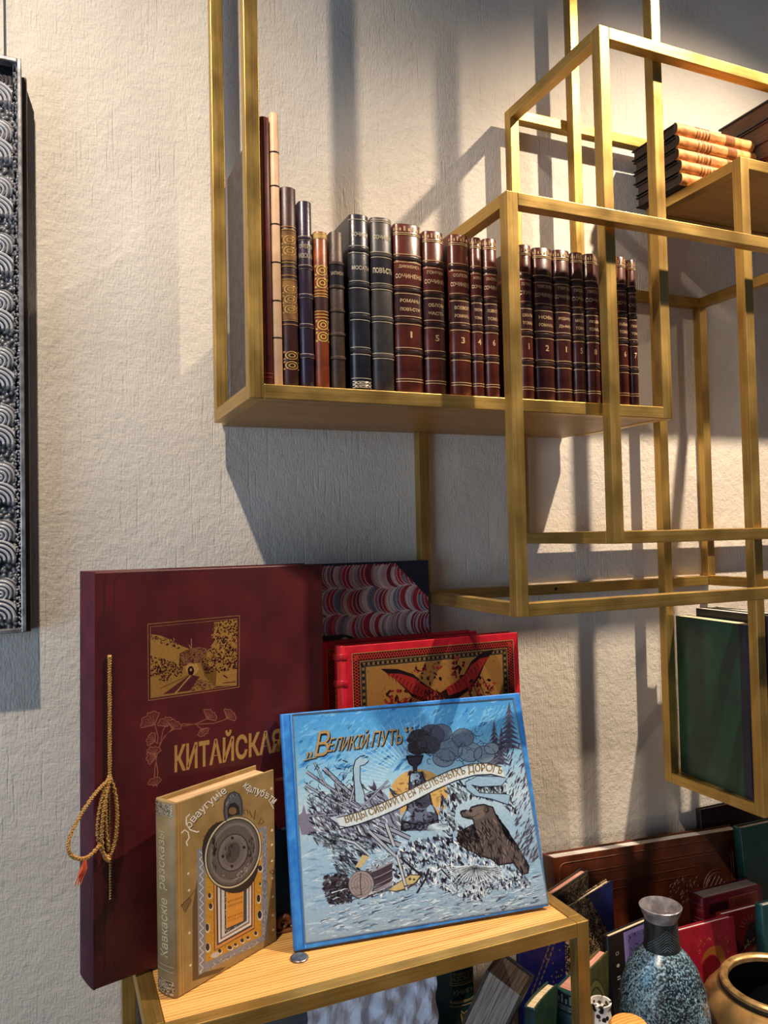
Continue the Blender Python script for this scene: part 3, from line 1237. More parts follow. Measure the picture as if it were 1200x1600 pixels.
def rope(mb, pts, r, turns=260.0):
    """two twisted strands along a polyline"""
    P = [Vector(p) for p in pts]
    fine = []
    for a0, b0 in zip(P, P[1:]):
        n = max(2, int((b0 - a0).length / .0016))
        for k in range(n):
            fine.append(a0.lerp(b0, k / n))
    fine.append(P[-1])
    for ph in (0, math.pi):
        pts2 = []
        dist = 0
        for i, p in enumerate(fine):
            t = (fine[min(i + 1, len(fine) - 1)] - fine[max(i - 1, 0)]).normalized()
            u = t.cross(Vector((0, 1, 0.01))).normalized()
            w = t.cross(u)
            if i:
                dist += (p - fine[i - 1]).length
            q0 = dist * turns * 4 + ph
            pts2.append(p + (u * math.cos(q0) + w * math.sin(q0)) * r * .5)
        mb.tube(pts2, r * .62, 5)


def smooth_path(pts, n=6):
    out = []
    for i in range(len(pts) - 1):
        p0, p1, p2, p3 = pts[max(i - 1, 0)], pts[i], pts[i + 1], pts[min(i + 2, len(pts) - 1)]
        for k in range(n):
            t = k / n
            out.append(tuple(.5 * (2 * p1[j] + (p2[j] - p0[j]) * t + (2 * p0[j] - 5 * p1[j] + 4 * p2[j] - p3[j]) * t * t + (3 * p1[j] - p0[j] - 3 * p2[j] + p3[j]) * t ** 3) for j in range(3)))
    out.append(pts[-1])
    return out


m = MB()
rope(m, [(.0190, -.003, .4045), (.0190, -.0032, .255)], .0026)
rope(m, [(.0195, -.003, .250), (.0195, -.003, .105)], .0018)
m.build('cord', M_CORD, alb, smooth=True)
m = MB()
cr = .0027
rope(m, smooth_path([(.0180, -.005, .256), (.0060, -.010, .230), (.0010, -.012, .195), (.0060, -.010, .172), (.0145, -.009, .160), (.0235, -.008, .175), (.0265, -.008, .205), (.0245, -.007, .235), (.0180, -.006, .256)]), cr)
rope(m, smooth_path([(.0180, -.007, .254), (.0090, -.013, .225), (.0050, -.015, .190), (.0080, -.014, .165), (.0150, -.012, .156)]), cr)
rope(m, smooth_path([(.0170, -.006, .253), (-.0060, -.014, .238), (-.0290, -.022, .212), (-.0380, -.026, .193), (-.0330, -.027, .178), (-.0160, -.024, .171), (.0020, -.018, .180)]), cr)
rope(m, smooth_path([(.0150, -.005, .251), (.0110, -.012, .220), (.0120, -.012, .190), (.0150, -.010, .168)]), cr * .9)
bow = m.build('cord_bow', M_CORD, alb, smooth=True)
m = MB()
for k in range(9):
    s = (k - 4) / 4
    m.tube([(-.0180, -.0245, .173), (-.0205 + s * .003, -.0255 - .001 * (k % 3), .160), (-.0255 + s * .0045, -.0255, .143 + .003 * (k % 3))], [.0014, .0012, .0007], 5)
m.build('tassel', mat('orange_silk', (222, 92, 44), (176, 60, 30), .6, 0, (300, 300, 60)), bow, smooth=True)

# ---- beige book of Caucasian tales
L_BEIGE = mat('beige_cloth', (158, 130, 80), (136, 110, 64), .55, 0, (40, 40, 40), 5, .3, .0003, (1500, 1500, 1500))
L_BEIGES = mat('beige_spine_cloth', (152, 128, 88), (132, 110, 74), .55, 0, (40, 40, 40), 5, .3, .0003, (1500, 1500, 1500))
NW, NH, NT = .1645, .2320, .0375
beige = flat_book('cloth_book', 'beige cloth book printed with a silver dish on a patterned rug, standing before the album', NW, NH, NT, L_BEIGE, make_pages('beige_book_edges', (214, 182, 140), (160, 124, 90), 1, 500.0), L_BEIGES, 'left', .005, .0028, .003, page_inset=.006)
pose(beige, .1395, -.3166, DZ, .5000, 0, 0)
bq = [(-.0381, .2913), (.1816, .2382), (.1737, -.0914), (-.0421, .0127)]
a = Art(front, bq, (1200, 2171))
a.fill([(400, 1300), (440, 1050), (460, 1890), (700, 1830), (640, 1880), (400, 1960)], (92, 72, 44))      # printed drop shade of the rug
a.up()
a.fill([(440, 785), (1060, 568), (1068, 1582), (452, 1908)], (132, 134, 146))
a.up()
zz = []
for k in range(31):
    zz.append((458 + (38 if k % 2 else 4), 800 + k * 36.0))
a.stroke(zz, 7, (226, 226, 226))
a.dabs([(1025, 590), (1058, 578), (1062, 1570), (1020, 1590)], 130, 5, 14, [(90, 92, 110), (176, 178, 188)], (60, 120), .35, 11)
a.dabs([(470, 1860), (1050, 1560), (1060, 1585), (470, 1895)], 130, 6, 16, [(190, 184, 178), (120, 116, 122), (160, 150, 160)], (150, 170), .35, 12)
a.fill([(515, 800), (1018, 625), (1012, 1555), (515, 1795)], (190, 140, 44))
a.up()
a.dabs([(515, 800), (1018, 625), (1012, 1555), (515, 1795)], 420, 4, 9, [(214, 168, 70), (150, 104, 36)], asp=.6, seed=13)
for x, y, rx, ry in ((550, 1195, 14, 24), (560, 1290, 16, 26), (530, 1480, 16, 34), (533, 1655, 18, 34), (985, 1220, 15, 34), (995, 1365, 18, 36), (1000, 950, 18, 26), (990, 850, 12, 20), (640, 1690, 16, 18), (730, 1660, 20, 16), (780, 1632, 15, 13), (840, 1595, 16, 18), (890, 1570, 14, 13), (960, 1530, 13, 17), (1000, 1090, 8, 14)):
    a.ell((x + 3, y + 6), rx * 1.35, ry * 1.3, (210, 200, 180))
    a.up(.1)
    a.ell((x, y), rx, ry, (38, 32, 40))
a.ell((600, 1725), 42, 24, (198, 190, 186), -.4)
a.up()
for pts, c in (([(585, 900), (950, 780), (950, 1490), (592, 1690)], (92, 60, 50)), ([(590, 900), (945, 785), (945, 1482), (600, 1680)], (206, 140, 74)), ([(605, 900), (930, 795), (930, 1470), (615, 1645)], (60, 52, 62)), ([(620, 900), (920, 800), (920, 1455), (630, 1620)], (222, 214, 206)), ([(640, 900), (905, 810), (905, 1440), (645, 1590)], (108, 104, 116)), ([(655, 900), (895, 815), (895, 1430), (660, 1570)], (206, 204, 206)), ([(680, 920), (880, 840), (880, 1420), (685, 1540)], (56, 62, 70)), ([(695, 1000), (855, 940), (850, 1420), (697, 1490)], (214, 148, 56))):
    a.fill(pts, c)
    a.up(.15)
a.dabs([(680, 920), (700, 915), (700, 1500), (850, 1430), (880, 1420), (685, 1540)], 60, 4, 9, [(190, 190, 196), (40, 44, 50)], asp=.5, seed=14)
for y0, dn in ((1180, 1), (1260, 1), (1300, 1), (1400, 1), (1430, 0)):
    for k in range(7):
        x = 712 + k * 19
        y = y0 - (x - 700) * .36
        a.stroke([(x, y), (x + 8, y - 14), (x + 14, y + 6)], 6 if dn else 4, (120, 70, 24))
a.up()
# dish
c, rot = (758, 812), R(-14)
pc = lambda k: (c[0], c[1])
a.ell((735, 850), 245, 330, (40, 32, 28), R(-14))
a.up(.2)
for rx, ry, col in ((246, 332, (60, 52, 46)), (240, 326, (204, 192, 160)), (228, 312, (60, 56, 54)), (216, 298, (96, 91, 88)), (196, 276, (118, 111, 107)), (176, 250, (92, 87, 85)), (132, 172, (52, 48, 48)), (124, 164, (116, 109, 107)), (96, 130, (104, 97, 96)), (60, 96, (72, 66, 66))):
    a.ell(c, rx, ry, col, R(18), 40)
    a.up(.12)
a.dabs([(560, 700), (600, 640), (620, 720), (600, 900), (640, 1020), (580, 960)], 60, 8, 26, [(40, 36, 38), (90, 84, 84)], (70, 110), .3, 15)
a.dabs([(900, 640), (950, 700), (950, 840), (900, 960), (880, 860)], 60, 8, 24, [(44, 40, 42), (100, 92, 92)], (70, 110), .3, 16)
a.dabs([(690, 760), (740, 700), (770, 760), (740, 860), (700, 860)], 30, 10, 30, [(70, 64, 64), (96, 88, 88)], (60, 110), .4, 17)
a.dabs([(660, 1010), (760, 1040), (880, 930), (900, 870), (880, 990), (780, 1080)], 110, 5, 11, [(84, 78, 74), (176, 168, 156)], asp=.5, seed=18)
for x, y in ((752, 682), (856, 764), (668, 846), (748, 934)):
    a.ell((x, y), 14, 15, (34, 30, 32))
a.ring(c, 132, 172, 5, (60, 56, 56), R(18))
a.ring(c, 236, 321, 7, (214, 204, 176), R(18))
# arched handle
hd = [(695, 530), (680, 440), (690, 350), (725, 290), (770, 270), (810, 290), (835, 350), (840, 440), (835, 480), (760, 480)]
a.fill(hd, (86, 88, 96))
a.up(.2)
a.stroke(hd[:9], 16, (58, 58, 66))
a.fill([(712, 500), (708, 420), (730, 375), (775, 365), (812, 400), (820, 470), (770, 480)], (28, 22, 22))
a.up(.2)
a.ell((755, 440), 36, 34, (118, 92, 62))
a.dabs([(690, 400), (730, 290), (800, 290), (830, 350), (770, 310), (720, 370)], 26, 6, 18, [(150, 152, 160), (60, 60, 68)], (40, 130), .3, 19)
a.build('cover_picture', M_PRINT, t_front[beige.name])
a = Art(front, bq, (1200, 2171))
P1 = [(395, 610), (440, 540), (500, 480), (570, 410), (650, 340), (722, 285)]
P2 = [(832, 240), (890, 290), (960, 310), (1040, 345), (1105, 395)]
SH, WT = (70, 56, 36), (232, 226, 214)
off = lambda P, d: [(x + d, y + d) for x, y in P]
a.text('оваугуніе', path_map(off(P1, 6), 84), SH, .012)
a.text('карлубѣти', path_map(off(P2, 6), 92), SH, .012)
a.up()
a.text('оваугуніе', path_map(P1, 84), WT, .012)
a.text('карлубѣти', path_map(P2, 92), WT, .012)
a.stroke([(300, 640), (330, 610), (360, 630), (370, 680), (345, 720), (355, 755)], 11, WT)
a.stroke([(375, 470), (345, 500), (345, 560), (380, 610), (440, 630), (458, 620)], 12, WT)
a.stroke([(1075, 340), (1120, 420)], 6, WT)
for x, y in ((362, 1000), (368, 1150), (372, 1530), (380, 1820), (1105, 612), (1105, 742), (1105, 886), (1110, 1040), (1112, 1205), (1112, 1370), (1115, 1500), (1100, 240)):
    a.ell((x, y), 9, 13, (232, 218, 184), .5, 10)
for s in ([(490, 700), (520, 720), (500, 660), (545, 690)], [(540, 600), (560, 650), (575, 570), (600, 620)], [(600, 560), (625, 600), (612, 540)], [(860, 470), (855, 430), (885, 430), (895, 470)], [(930, 500), (905, 440)], [(960, 430), (945, 520)], [(985, 560), (1010, 500), (1035, 540), (1000, 560)], [(1085, 985), (1110, 965), (1130, 985), (1110, 1005), (1085, 985)]):
    a.stroke(s, 9, (92, 72, 46))
a.fill([(298, 1285), (310, 1270), (372, 1215), (385, 1235), (345, 1335), (325, 1345)], (120, 94, 58))
a.up(.2)
strokes_closed(a, [(298, 1285), (372, 1215), (390, 1235), (335, 1345)], 7, (70, 54, 34))
a.stroke([(372, 1215), (440, 1120)], 9, (104, 84, 56))
a.build('title', M_PRINT, t_front[beige.name], stuff=True)
# spine lettering
SPX = lambda a0, b0, l: (-.005 * math.sqrt(max(0, 1 - (2 * a0 / NT - 1) ** 2)) - EPS * l - .0002, NT - a0, b0)
a = Art(SPX)
rowtext = lambda z0, z1: (lambda u, v: (NT * (.70 - .40 * v), z0 + (z1 - z0) * u))
a.text('Кавкаскіе', rowtext(.046, .116), (244, 226, 176), .01)
a.text('разсказы', rowtext(.126, .196), (244, 226, 176), .01)
for z0 in (.036, .215, .030, .0185):
    a.stroke([(NT * (.08 + .84 * k / 8), z0) for k in range(9)], .0010, (206, 188, 150))
for zz0, zz1 in ((.002, .0175), (.2165, .230)):
    for k in range(190):
        x = random.uniform(.08, .92) * NT
        zc = random.uniform(zz0, zz1)
        a.ell((x, zc), .0011, .0009, random.choice([(206, 190, 168), (96, 80, 62), (222, 204, 164)]), 0, 6)
a.build('spine_title', M_GILT, beige, stuff=True)
a = Art(front)
a.stroke([(.0045, .001), (.0045, NH - .001)], .0016, (190, 140, 76))
a.stroke([(.0085, .001), (.0085, NH - .001)], .0009, (196, 148, 84))
a.build('hinge_line', M_PRINT, t_front[beige.name])

# ---- blue picture book
L_BLUE = mat('blue_cloth', (58, 140, 216), (34, 108, 190), .5, 0, (60, 60, 60), 6, .25, .0004, (900, 900, 900))
BW, BH, BT = .3729, .3052, .012
blue = flat_book('picture_book', 'large bright blue book with a steam engine and a bear, leaning on the stand', BW, BH, BT, L_BLUE, M_CREAM, None, 'left', .0025, .003, .003, corner=.0014)
pose(blue, .2978, -.2819, DZ, -.1211, .25, .0040)
bqd = [(-.0068, .3409), (.4495, .3031), (.3834, -.0706), (-.0278, -.003)]
BS = (1200, 1120)
a = Art(front, bqd, BS)
INK = (34, 28, 38)
PUR = (104, 96, 122)
SNOW = (192, 216, 234)


def edge_l(y):
    return (70 + (y - 108) * 55 / 950.0)


def edge_r(y):
    return (992 + (y - 35) * 145 / 855.0)


TLc, TRc, BRc, BLc = (70, 108), (990, 36), (1138, 890), (125, 1060)
bl2 = lambda u, v: tuple((TLc[i] * (1 - u) + TRc[i] * u) * (1 - v) + (BLc[i] * (1 - u) + BRc[i] * u) * v for i in (0, 1))
sky = [(0, (70, 150, 214)), (.12, (84, 164, 220)), (.25, (136, 192, 226)), (.38, (178, 212, 230)), (.46, (190, 214, 228)), (.55, (160, 192, 214)), (.7, (150, 186, 212)), (.85, (150, 182, 208)), (1, (142, 168, 190))]


def skyc(v):
    for (a0, c0), (a1, c1) in zip(sky, sky[1:]):
        if v <= a1:
            k = (v - a0) / (a1 - a0)
            return tuple(c0[i] + (c1[i] - c0[i]) * k for i in range(3))
    return sky[-1][1]


NR, NC = 40, 12
for i in range(NR):
    for j in range(NC):
        cc = skyc((i + .5) / NR)
        jj = (j + .5) / NC
        k = (1 - .10 * max(0, (jj - .5)) - .10 * max(0, .12 - jj) * 4) if i < NR * .42 else 1
        a.fill([bl2(j / NC, i / NR), bl2((j + 1) / NC, i / NR), bl2((j + 1) / NC, (i + 1) / NR), bl2(j / NC, (i + 1) / NR)], tuple(v * k for v in cc))
a.clip = [(66, 104), (995, 31), (1143, 896), (120, 1066)]
a.up()
a.dabs([TLc, TRc, (1010, 250), (560, 330), (90, 400)], 260, 10, 34, [(64, 144, 212), (110, 180, 228), (96, 168, 220)], (120, 170), .25, 21)
a.dabs([(110, 640), (700, 620), (1100, 700), (1130, 885), (130, 1050)], 520, 10, 34, [(132, 172, 204), (176, 206, 226), (120, 156, 190), (196, 218, 234)], (-25, 10), .16, 22)
a.up()
# rays
for k in range(30):
    t = R(183 + k * 4.6)
    a.stroke([(600 + 150 * math.cos(t), 410 + 150 * math.sin(t)), (600 + 360 * math.cos(t), 410 + 300 * math.sin(t))], 3, (196, 222, 234), True)
for k in range(0, 22, 2):
    a.stroke([(760 + k * 11, 330 - k * 5), (880 + k * 9, 70 - k * 1)], 2.0, (120, 186, 228))
# distant wood left, dark wood right
a.fill([(92, 530), (110, 515), (118, 480), (128, 520), (200, 505), (260, 560), (240, 600), (108, 608)], (124, 120, 142))
rw = [(1050, 470), (1040, 260), (1016, 160), (1000, 130), (985, 70), (968, 55), (958, 110), (940, 170), (920, 130), (905, 140), (900, 210), (880, 240), (885, 290), (960, 330), (985, 430), (960, 520), (1040, 640), (1080, 640)]
a.fill(rw, (104, 102, 126))
a.up()
for x0, y0, hgt, wd in ((972, 55, 190, 56), (910, 130, 180, 46), (940, 160, 150, 40)):
    for k in range(9):
        y = y0 + hgt * (k + .5) / 9
        ww = wd * (k + 1.5) / 9
        a.fill([(x0, y - hgt / 11), (x0 + ww, y + 16), (x0 + ww * .3, y + 8), (x0 - ww * .3, y + 10), (x0 - ww, y + 20)], random.choice([(84, 82, 104), (96, 94, 118), (74, 72, 96)]))
a.dabs([(900, 200), (1030, 230), (1060, 480), (1080, 640), (1000, 600), (960, 330)], 180, 6, 20, [(84, 82, 106), (122, 120, 144), (70, 66, 90)], (100, 140), .2, 23)
a.dabs([(960, 640), (1080, 560), (1110, 720), (1040, 700)], 150, 8, 24, [(92, 92, 112), (156, 170, 190), (70, 70, 90)], (110, 140), .16, 24)
a.up()
# sun
a.ell((596, 445), 122, 112, (206, 166, 100), 0, 40)
a.dabs([(490, 440), (560, 340), (660, 350), (700, 450), (600, 540)], 60, 6, 16, [(216, 178, 116), (196, 154, 88)], asp=.4, seed=25)
a.up()
# smoke
for x, y, r, c in ((700, 285, 46, (118, 138, 160)), (720, 250, 58, (104, 124, 148)), (810, 260, 50, (122, 146, 168)), (870, 270, 44, (118, 140, 160)), (900, 245, 30, (128, 148, 166)), (780, 200, 46, (96, 116, 140)), (690, 180, 44, (90, 108, 132)), (650, 190, 54, (70, 78, 98)), (600, 205, 48, (50, 48, 58)), (590, 240, 40, (44, 40, 48)), (640, 230, 46, (58, 60, 72)), (560, 210, 14, (46, 42, 50))):
    a.ell((x, y), r, r * .82, c, 0, 20)
    a.up(.05)
    a.ring((x, y), r, r * .82, 3, (58, 60, 76), 0, 20)
for k in range(90):
    x, y = random.uniform(560, 880), random.uniform(165, 310)
    r = random.uniform(8, 22)
    dk = x < 660
    t0 = random.uniform(0, 6.28)
    a.stroke([(x + r * math.cos(t0 + s * .5), y + r * .8 * math.sin(t0 + s * .5)) for s in range(6)], 2.5, (28, 24, 32) if dk else (72, 84, 104))
a.up()
# spruce mass right of the engine, tangled timber at the left, drifts
a.dabs([(690, 430), (760, 380), (960, 380), (1000, 520), (900, 480), (800, 520), (760, 600), (680, 560)], 420, 8, 22, [INK, (70, 68, 88), (170, 196, 214), (60, 56, 74), (206, 226, 238)], (30, 110), .3, 26)
timber = [(125, 420), (220, 430), (330, 400), (470, 390), (520, 470), (530, 600), (420, 680), (330, 700), (240, 680), (160, 640), (150, 560)]
a.fill([(180, 455), (330, 440), (450, 430), (520, 500), (520, 600), (420, 660), (260, 610), (220, 520)], (128, 136, 160))
a.up()
a.dabs(timber, 620, 9, 26, [INK, (72, 66, 86), (110, 112, 136), (178, 200, 216), (54, 46, 60), (206, 224, 236)], (20, 75), .22, 27)
a.dabs([(130, 600), (260, 590), (420, 640), (380, 700), (240, 680)], 260, 6, 16, [SNOW, (180, 206, 226), INK, (84, 82, 104)], (-10, 60), .45, 28)
a.up()


def log(p, q, w0, col=(150, 158, 178)):
    a.stroke([p, q], w0, INK)
    a.up(.1)
    a.stroke([p, q], w0 * .62, col)
    a.up(.1)


for p, q, w0 in (((130, 345), (340, 490), 14), ((160, 305), (215, 410), 9), ((200, 330), (380, 500), 20), ((125, 400), (300, 500), 13), ((270, 480), (480, 400), 8), ((350, 500), (470, 380), 9), ((140, 530), (250, 520), 8), ((250, 390), (280, 470), 9), ((310, 470), (335, 380), 11), ((400, 600), (520, 650), 24), ((430, 560), (560, 620), 20)):
    log(p, q, w0)
for k in range(70):
    x, y = random.uniform(125, 330), random.uniform(330, 540)
    t = R(random.uniform(190, 330))
    l = random.uniform(16, 50)
    a.stroke([(x, y), (x + l * .5 * math.cos(t), y + l * .5 * math.sin(t)), (x + l * math.cos(t + .4), y + l * math.sin(t + .4))], random.uniform(2, 4.5), INK, True)
# bare forked stump
a.fill([(335, 470), (330, 400), (325, 330), (335, 295), (352, 280), (360, 292), (375, 285), (388, 298), (372, 312), (352, 318), (350, 380), (368, 440), (370, 480)], (158, 190, 212))
a.up(.1)
a.stroke([(330, 470), (328, 400), (323, 330), (332, 296), (352, 280)], 4, INK)
a.stroke([(388, 298), (372, 314), (352, 320), (352, 380), (372, 440)], 3.5, INK)
for p, q in (((352, 280), (372, 275)), ((372, 284), (386, 280)), ((260, 300), (275, 290)), ((280, 296), (300, 304))):
    a.stroke([p, q], 4, INK)
a.up()
# engine
a.fill([(545, 276), (614, 272), (604, 306), (590, 316), (590, 342), (572, 342), (570, 318), (556, 308)], (46, 46, 58))
a.fill([(560, 345), (606, 342), (630, 400), (650, 480), (672, 520), (680, 585), (525, 590), (528, 540), (550, 500), (556, 420)], (70, 74, 96))
a.up(.1)
a.ell((582, 372), 22, 26, (150, 176, 200))
a.ell((610, 500), 52, 46, (98, 108, 134))
a.up(.1)
a.ell((612, 470), 34, 26, (60, 60, 78))
a.ell((545, 528), 20, 22, (150, 178, 204))
a.ell((648, 500), 18, 20, (144, 172, 200))
a.dabs([(555, 345), (606, 342), (650, 480), (676, 585), (530, 588), (550, 500)], 130, 6, 16, [INK, (52, 50, 66), (110, 118, 142), (40, 36, 48)], asp=.4, seed=29)
for p in ([(560, 345), (556, 420), (548, 500), (527, 540), (524, 588)], [(606, 342), (632, 400), (652, 480), (674, 520), (682, 585)], [(530, 550), (600, 565), (676, 545)], [(545, 276), (556, 308), (570, 318)], [(614, 272), (604, 306), (590, 316)], [(545, 282), (614, 278)]):
    a.stroke(p, 6, (26, 22, 30))
for x in (545, 600, 650):
    a.ring((x, 570), 18, 16, 6, (28, 24, 32))
a.up()
# snowy fir boughs and drifts in the foreground
bough = [(470, 690), (560, 640), (700, 610), (800, 640), (860, 690), (960, 720), (1060, 800), (1050, 825), (900, 830), (860, 880), (780, 870), (700, 830), (620, 800), (520, 830), (440, 860), (400, 720)]
a.fill(bough, (132, 158, 186))
a.up()
a.dabs(bough, 560, 9, 24, [SNOW, (206, 226, 240), (150, 184, 212), (170, 200, 224)], (20, 120), .4, 30)
a.up()
a.dabs(bough, 560, 6, 17, [INK, (62, 58, 76), (86, 88, 112)], (20, 120), .4, 31)
a.up()
a.dabs(bough, 300, 6, 16, [SNOW, (232, 242, 248)], (20, 120), .35, 32)
for k in range(26):
    t = R(-20 + k * 9)
    a.stroke([(830, 735), (830 + 70 * math.cos(t), 735 + 60 * abs(math.sin(t))), (830 + 120 * math.cos(t), 735 + 130 * abs(math.sin(t)))], 8, (220, 234, 244), True)
    a.stroke([(836, 740), (836 + 74 * math.cos(t + .08), 740 + 70 * abs(math.sin(t + .08))), (836 + 112 * math.cos(t + .08), 740 + 118 * abs(math.sin(t + .08)))], 4, INK, True)
for k in range(18):
    t = R(150 + k * 7)
    a.stroke([(720, 560), (720 + 60 * math.cos(t), 560 - 60 * math.sin(t) * .4 + 10), (720 + 90 * math.cos(t), 580 - 30 * math.sin(t))], 5, (200, 222, 238), True)
a.dabs([(750, 470), (850, 560), (800, 620), (700, 600), (690, 520)], 130, 8, 20, [SNOW, (214, 232, 244), INK, (150, 186, 214)], (30, 90), .35, 33)
a.up()
# shrub lower left
a.dabs([(205, 780), (300, 770), (320, 880), (230, 900), (200, 850)], 330, 5, 14, [(66, 56, 66), (110, 98, 106), INK, (84, 76, 92)], asp=.5, seed=34)
a.dabs([(230, 690), (330, 700), (360, 770), (260, 770)], 160, 6, 18, [SNOW, INK, (150, 180, 204), (70, 66, 84)], (10, 60), .35, 35)
# sawn log
a.fill([(380, 740), (480, 690), (490, 790), (420, 860), (350, 870)], (92, 80, 92))
a.up(.1)
for k in range(26):
    y = 745 + k * 4.4
    a.stroke([(400, y + 12), (440, y - 4), (486, y - 28)], 3, random.choice([INK, (60, 50, 60), (150, 140, 150)]))
a.dabs([(380, 735), (480, 690), (484, 720), (400, 760)], 60, 6, 15, [SNOW, (190, 212, 230)], asp=.4, seed=36)
a.up()
a.ell((360, 815), 56, 60, (58, 48, 54), 0)
a.up(.1)
a.ell((358, 814), 52, 56, (148, 138, 138))
a.up(.1)
for r0 in (42, 30, 18):
    a.ring((358, 814), r0, r0 * 1.05, 2.5, (112, 100, 102))
a.stroke([(356, 764), (354, 800), (358, 860)], 4, (60, 50, 56))
a.up()
# axe, spade, poles
a.fill([(332, 742), (358, 742), (392, 698), (362, 690)], (196, 178, 130))
a.stroke([(268, 622), (330, 640), (392, 692)], 15, INK)
a.stroke([(460, 560), (495, 655)], 17, INK)
a.stroke([(388, 590), (512, 706)], 17, INK)
a.fill([(465, 838), (500, 812), (560, 770), (612, 772), (590, 806), (548, 834), (500, 844)], (60, 54, 50))
a.up(.1)
a.fill([(470, 836), (505, 812), (562, 774), (604, 776), (584, 802), (545, 828), (500, 840)], (196, 178, 124))
a.stroke([(268, 622), (330, 640), (392, 692)], 9, (176, 190, 204))
a.stroke([(460, 560), (495, 655)], 11, (176, 184, 198))
a.stroke([(388, 590), (512, 706)], 11, (170, 180, 196))
a.stroke([(506, 690), (548, 838)], 15, INK)
a.stroke([(520, 700), (610, 778)], 9, INK)
a.up(.1)
a.stroke([(506, 690), (548, 838)], 9, (190, 198, 208))
a.ell((560, 790), 6, 6, (70, 66, 60))
a.ell((578, 792), 5, 5, (70, 66, 60))
a.stroke([(640, 745), (625, 790), (590, 848)], 8, INK)
a.stroke([(640, 745), (665, 760), (690, 745)], 7, (220, 230, 238))
a.stroke([(690, 748), (730, 790)], 6, INK)
a.up()
# bear
bear = [(770, 512), (790, 502), (806, 505), (815, 490), (840, 482), (868, 478), (884, 484), (905, 490), (916, 520), (936, 560), (965, 590), (1000, 640), (1030, 690), (1056, 735), (1052, 762), (1030, 768), (1008, 742), (990, 720), (930, 730), (900, 705), (850, 690), (790, 660), (758, 630), (760, 600), (800, 575), (828, 560), (822, 540), (800, 536), (778, 530)]
a.fill([(745, 545), (752, 490), (800, 462), (870, 455), (925, 480), (900, 560), (800, 590)], (172, 200, 220))
a.up(.1)
a.fill(bear, (88, 77, 76))
a.up(.05)
a.stroke(bear + [bear[0]], 6, (22, 18, 22))
a.up(.1)
a.fill([(786, 510), (815, 496), (850, 486), (880, 490), (870, 528), (835, 545), (815, 528)], (112, 98, 94))
a.dabs([p for p in bear if p[1] > 545] + [(905, 545)], 330, 9, 24, [(34, 28, 32), (104, 92, 90), (56, 48, 52), (126, 112, 108), (40, 34, 38)], (50, 110), .16, 37)
a.dabs([(758, 630), (765, 598), (830, 570), (850, 620), (800, 660)], 110, 8, 18, [(22, 18, 24), (46, 40, 46)], (30, 80), .25, 38)
a.dabs([(920, 520), (970, 590), (1000, 650), (960, 610)], 60, 8, 18, [(22, 18, 24)], (40, 70), .3, 39)
a.ell((813, 505), 7, 7, (16, 14, 18))
a.ell((878, 500), 12, 14, (36, 30, 34))
a.ell((876, 500), 6, 8, (110, 98, 96))
a.stroke([(770, 512), (780, 505), (792, 508)], 9, (22, 18, 22))
a.stroke([(790, 532), (826, 530), (850, 515)], 4, (20, 16, 20))
a.up()
# streaks in the snow
for k in range(240):
    x = random.uniform(190, 1090)
    y = random.uniform(840, 1010) - (x - 190) * .08
    l = random.uniform(14, 50)
    a.stroke([(x, y), (x + l * .5, y - l * .16 + random.uniform(-4, 4)), (x + l, y - l * .32)], random.uniform(2, 7), random.choice([(206, 224, 238), (190, 212, 230), (96, 106, 128), (70, 74, 94), (216, 232, 242), (150, 180, 206)]), True)
a.up()
a.build('cover_picture', M_PRINT, t_front[blue.name])
# ribbon with its lettering
a = Art(front, bqd, BS)
a.layer = 14.0
cl = [(262, 560), (330, 543), (420, 511), (500, 476), (580, 436), (660, 394), (740, 358), (820, 334), (890, 330), (948, 345)]
top = [(x - 8, y - 24) for x, y in cl]
bot = [(x + 8, y + 22) for x, y in cl]
a.fill([(222, 535), (262, 528), (300, 520), (330, 565), (300, 574), (262, 560)], (176, 194, 206))
a.fill([(790, 385), (840, 360), (930, 362), (965, 370), (940, 400), (850, 404), (815, 395), (850, 430), (960, 435), (978, 440), (968, 478), (900, 455), (830, 442), (795, 415)], (150, 182, 208))
a.up(.2)
strokes_closed(a, [(790, 385), (840, 360), (930, 362), (965, 370), (940, 400), (850, 404), (815, 395), (850, 430), (960, 435), (978, 440), (968, 478), (900, 455), (830, 442), (795, 415)], 3, (48, 52, 68))
a.up(.2)
for i in range(len(cl) - 1):
    k = i / (len(cl) - 2)
    c = (206 + 8 * k, 218 + 6 * k, 224)
    a.fill([top[i], top[i + 1], bot[i + 1], bot[i]], c)
a.up(.2)
a.stroke(top, 4, (48, 48, 60))
a.stroke(bot, 4, (48, 48, 60))
a.stroke([(222, 535), (262, 570), (300, 576)], 4, (48, 48, 60))
a.build('ribbon', M_PRINT, t_front[blue.name])
a = Art(front, bqd, BS)
a.layer = 16.0
base = [(294, 562), (350, 546), (430, 518), (510, 480), (590, 441), (670, 400), (745, 368), (820, 347), (885, 344), (938, 356)]
tx = 'ВИДЫ СИБИРИ И ЕЯ ЖЕЛѢЗНЫХЪ ДОРОГЪ'
a.text(tx, path_map([(x + 1.5, y + 3) for x, y in base], 42), (84, 72, 52), .012)
a.up(.2)
a.text(tx, path_map([(x, y + 3) for x, y in base], 40), (190, 158, 98), 0.0)
a.build('ribbon_text', M_GILT, t_front[blue.name])
a = Art(front, bqd, BS)
a.layer = 13.0
T1 = dict(V=((160, 282), (216, 275), (232, 168), (180, 176)), E=((214, 262), (378, 244), (392, 166), (234, 186)), P=((396, 240), (526, 226), (528, 162), (410, 174)))
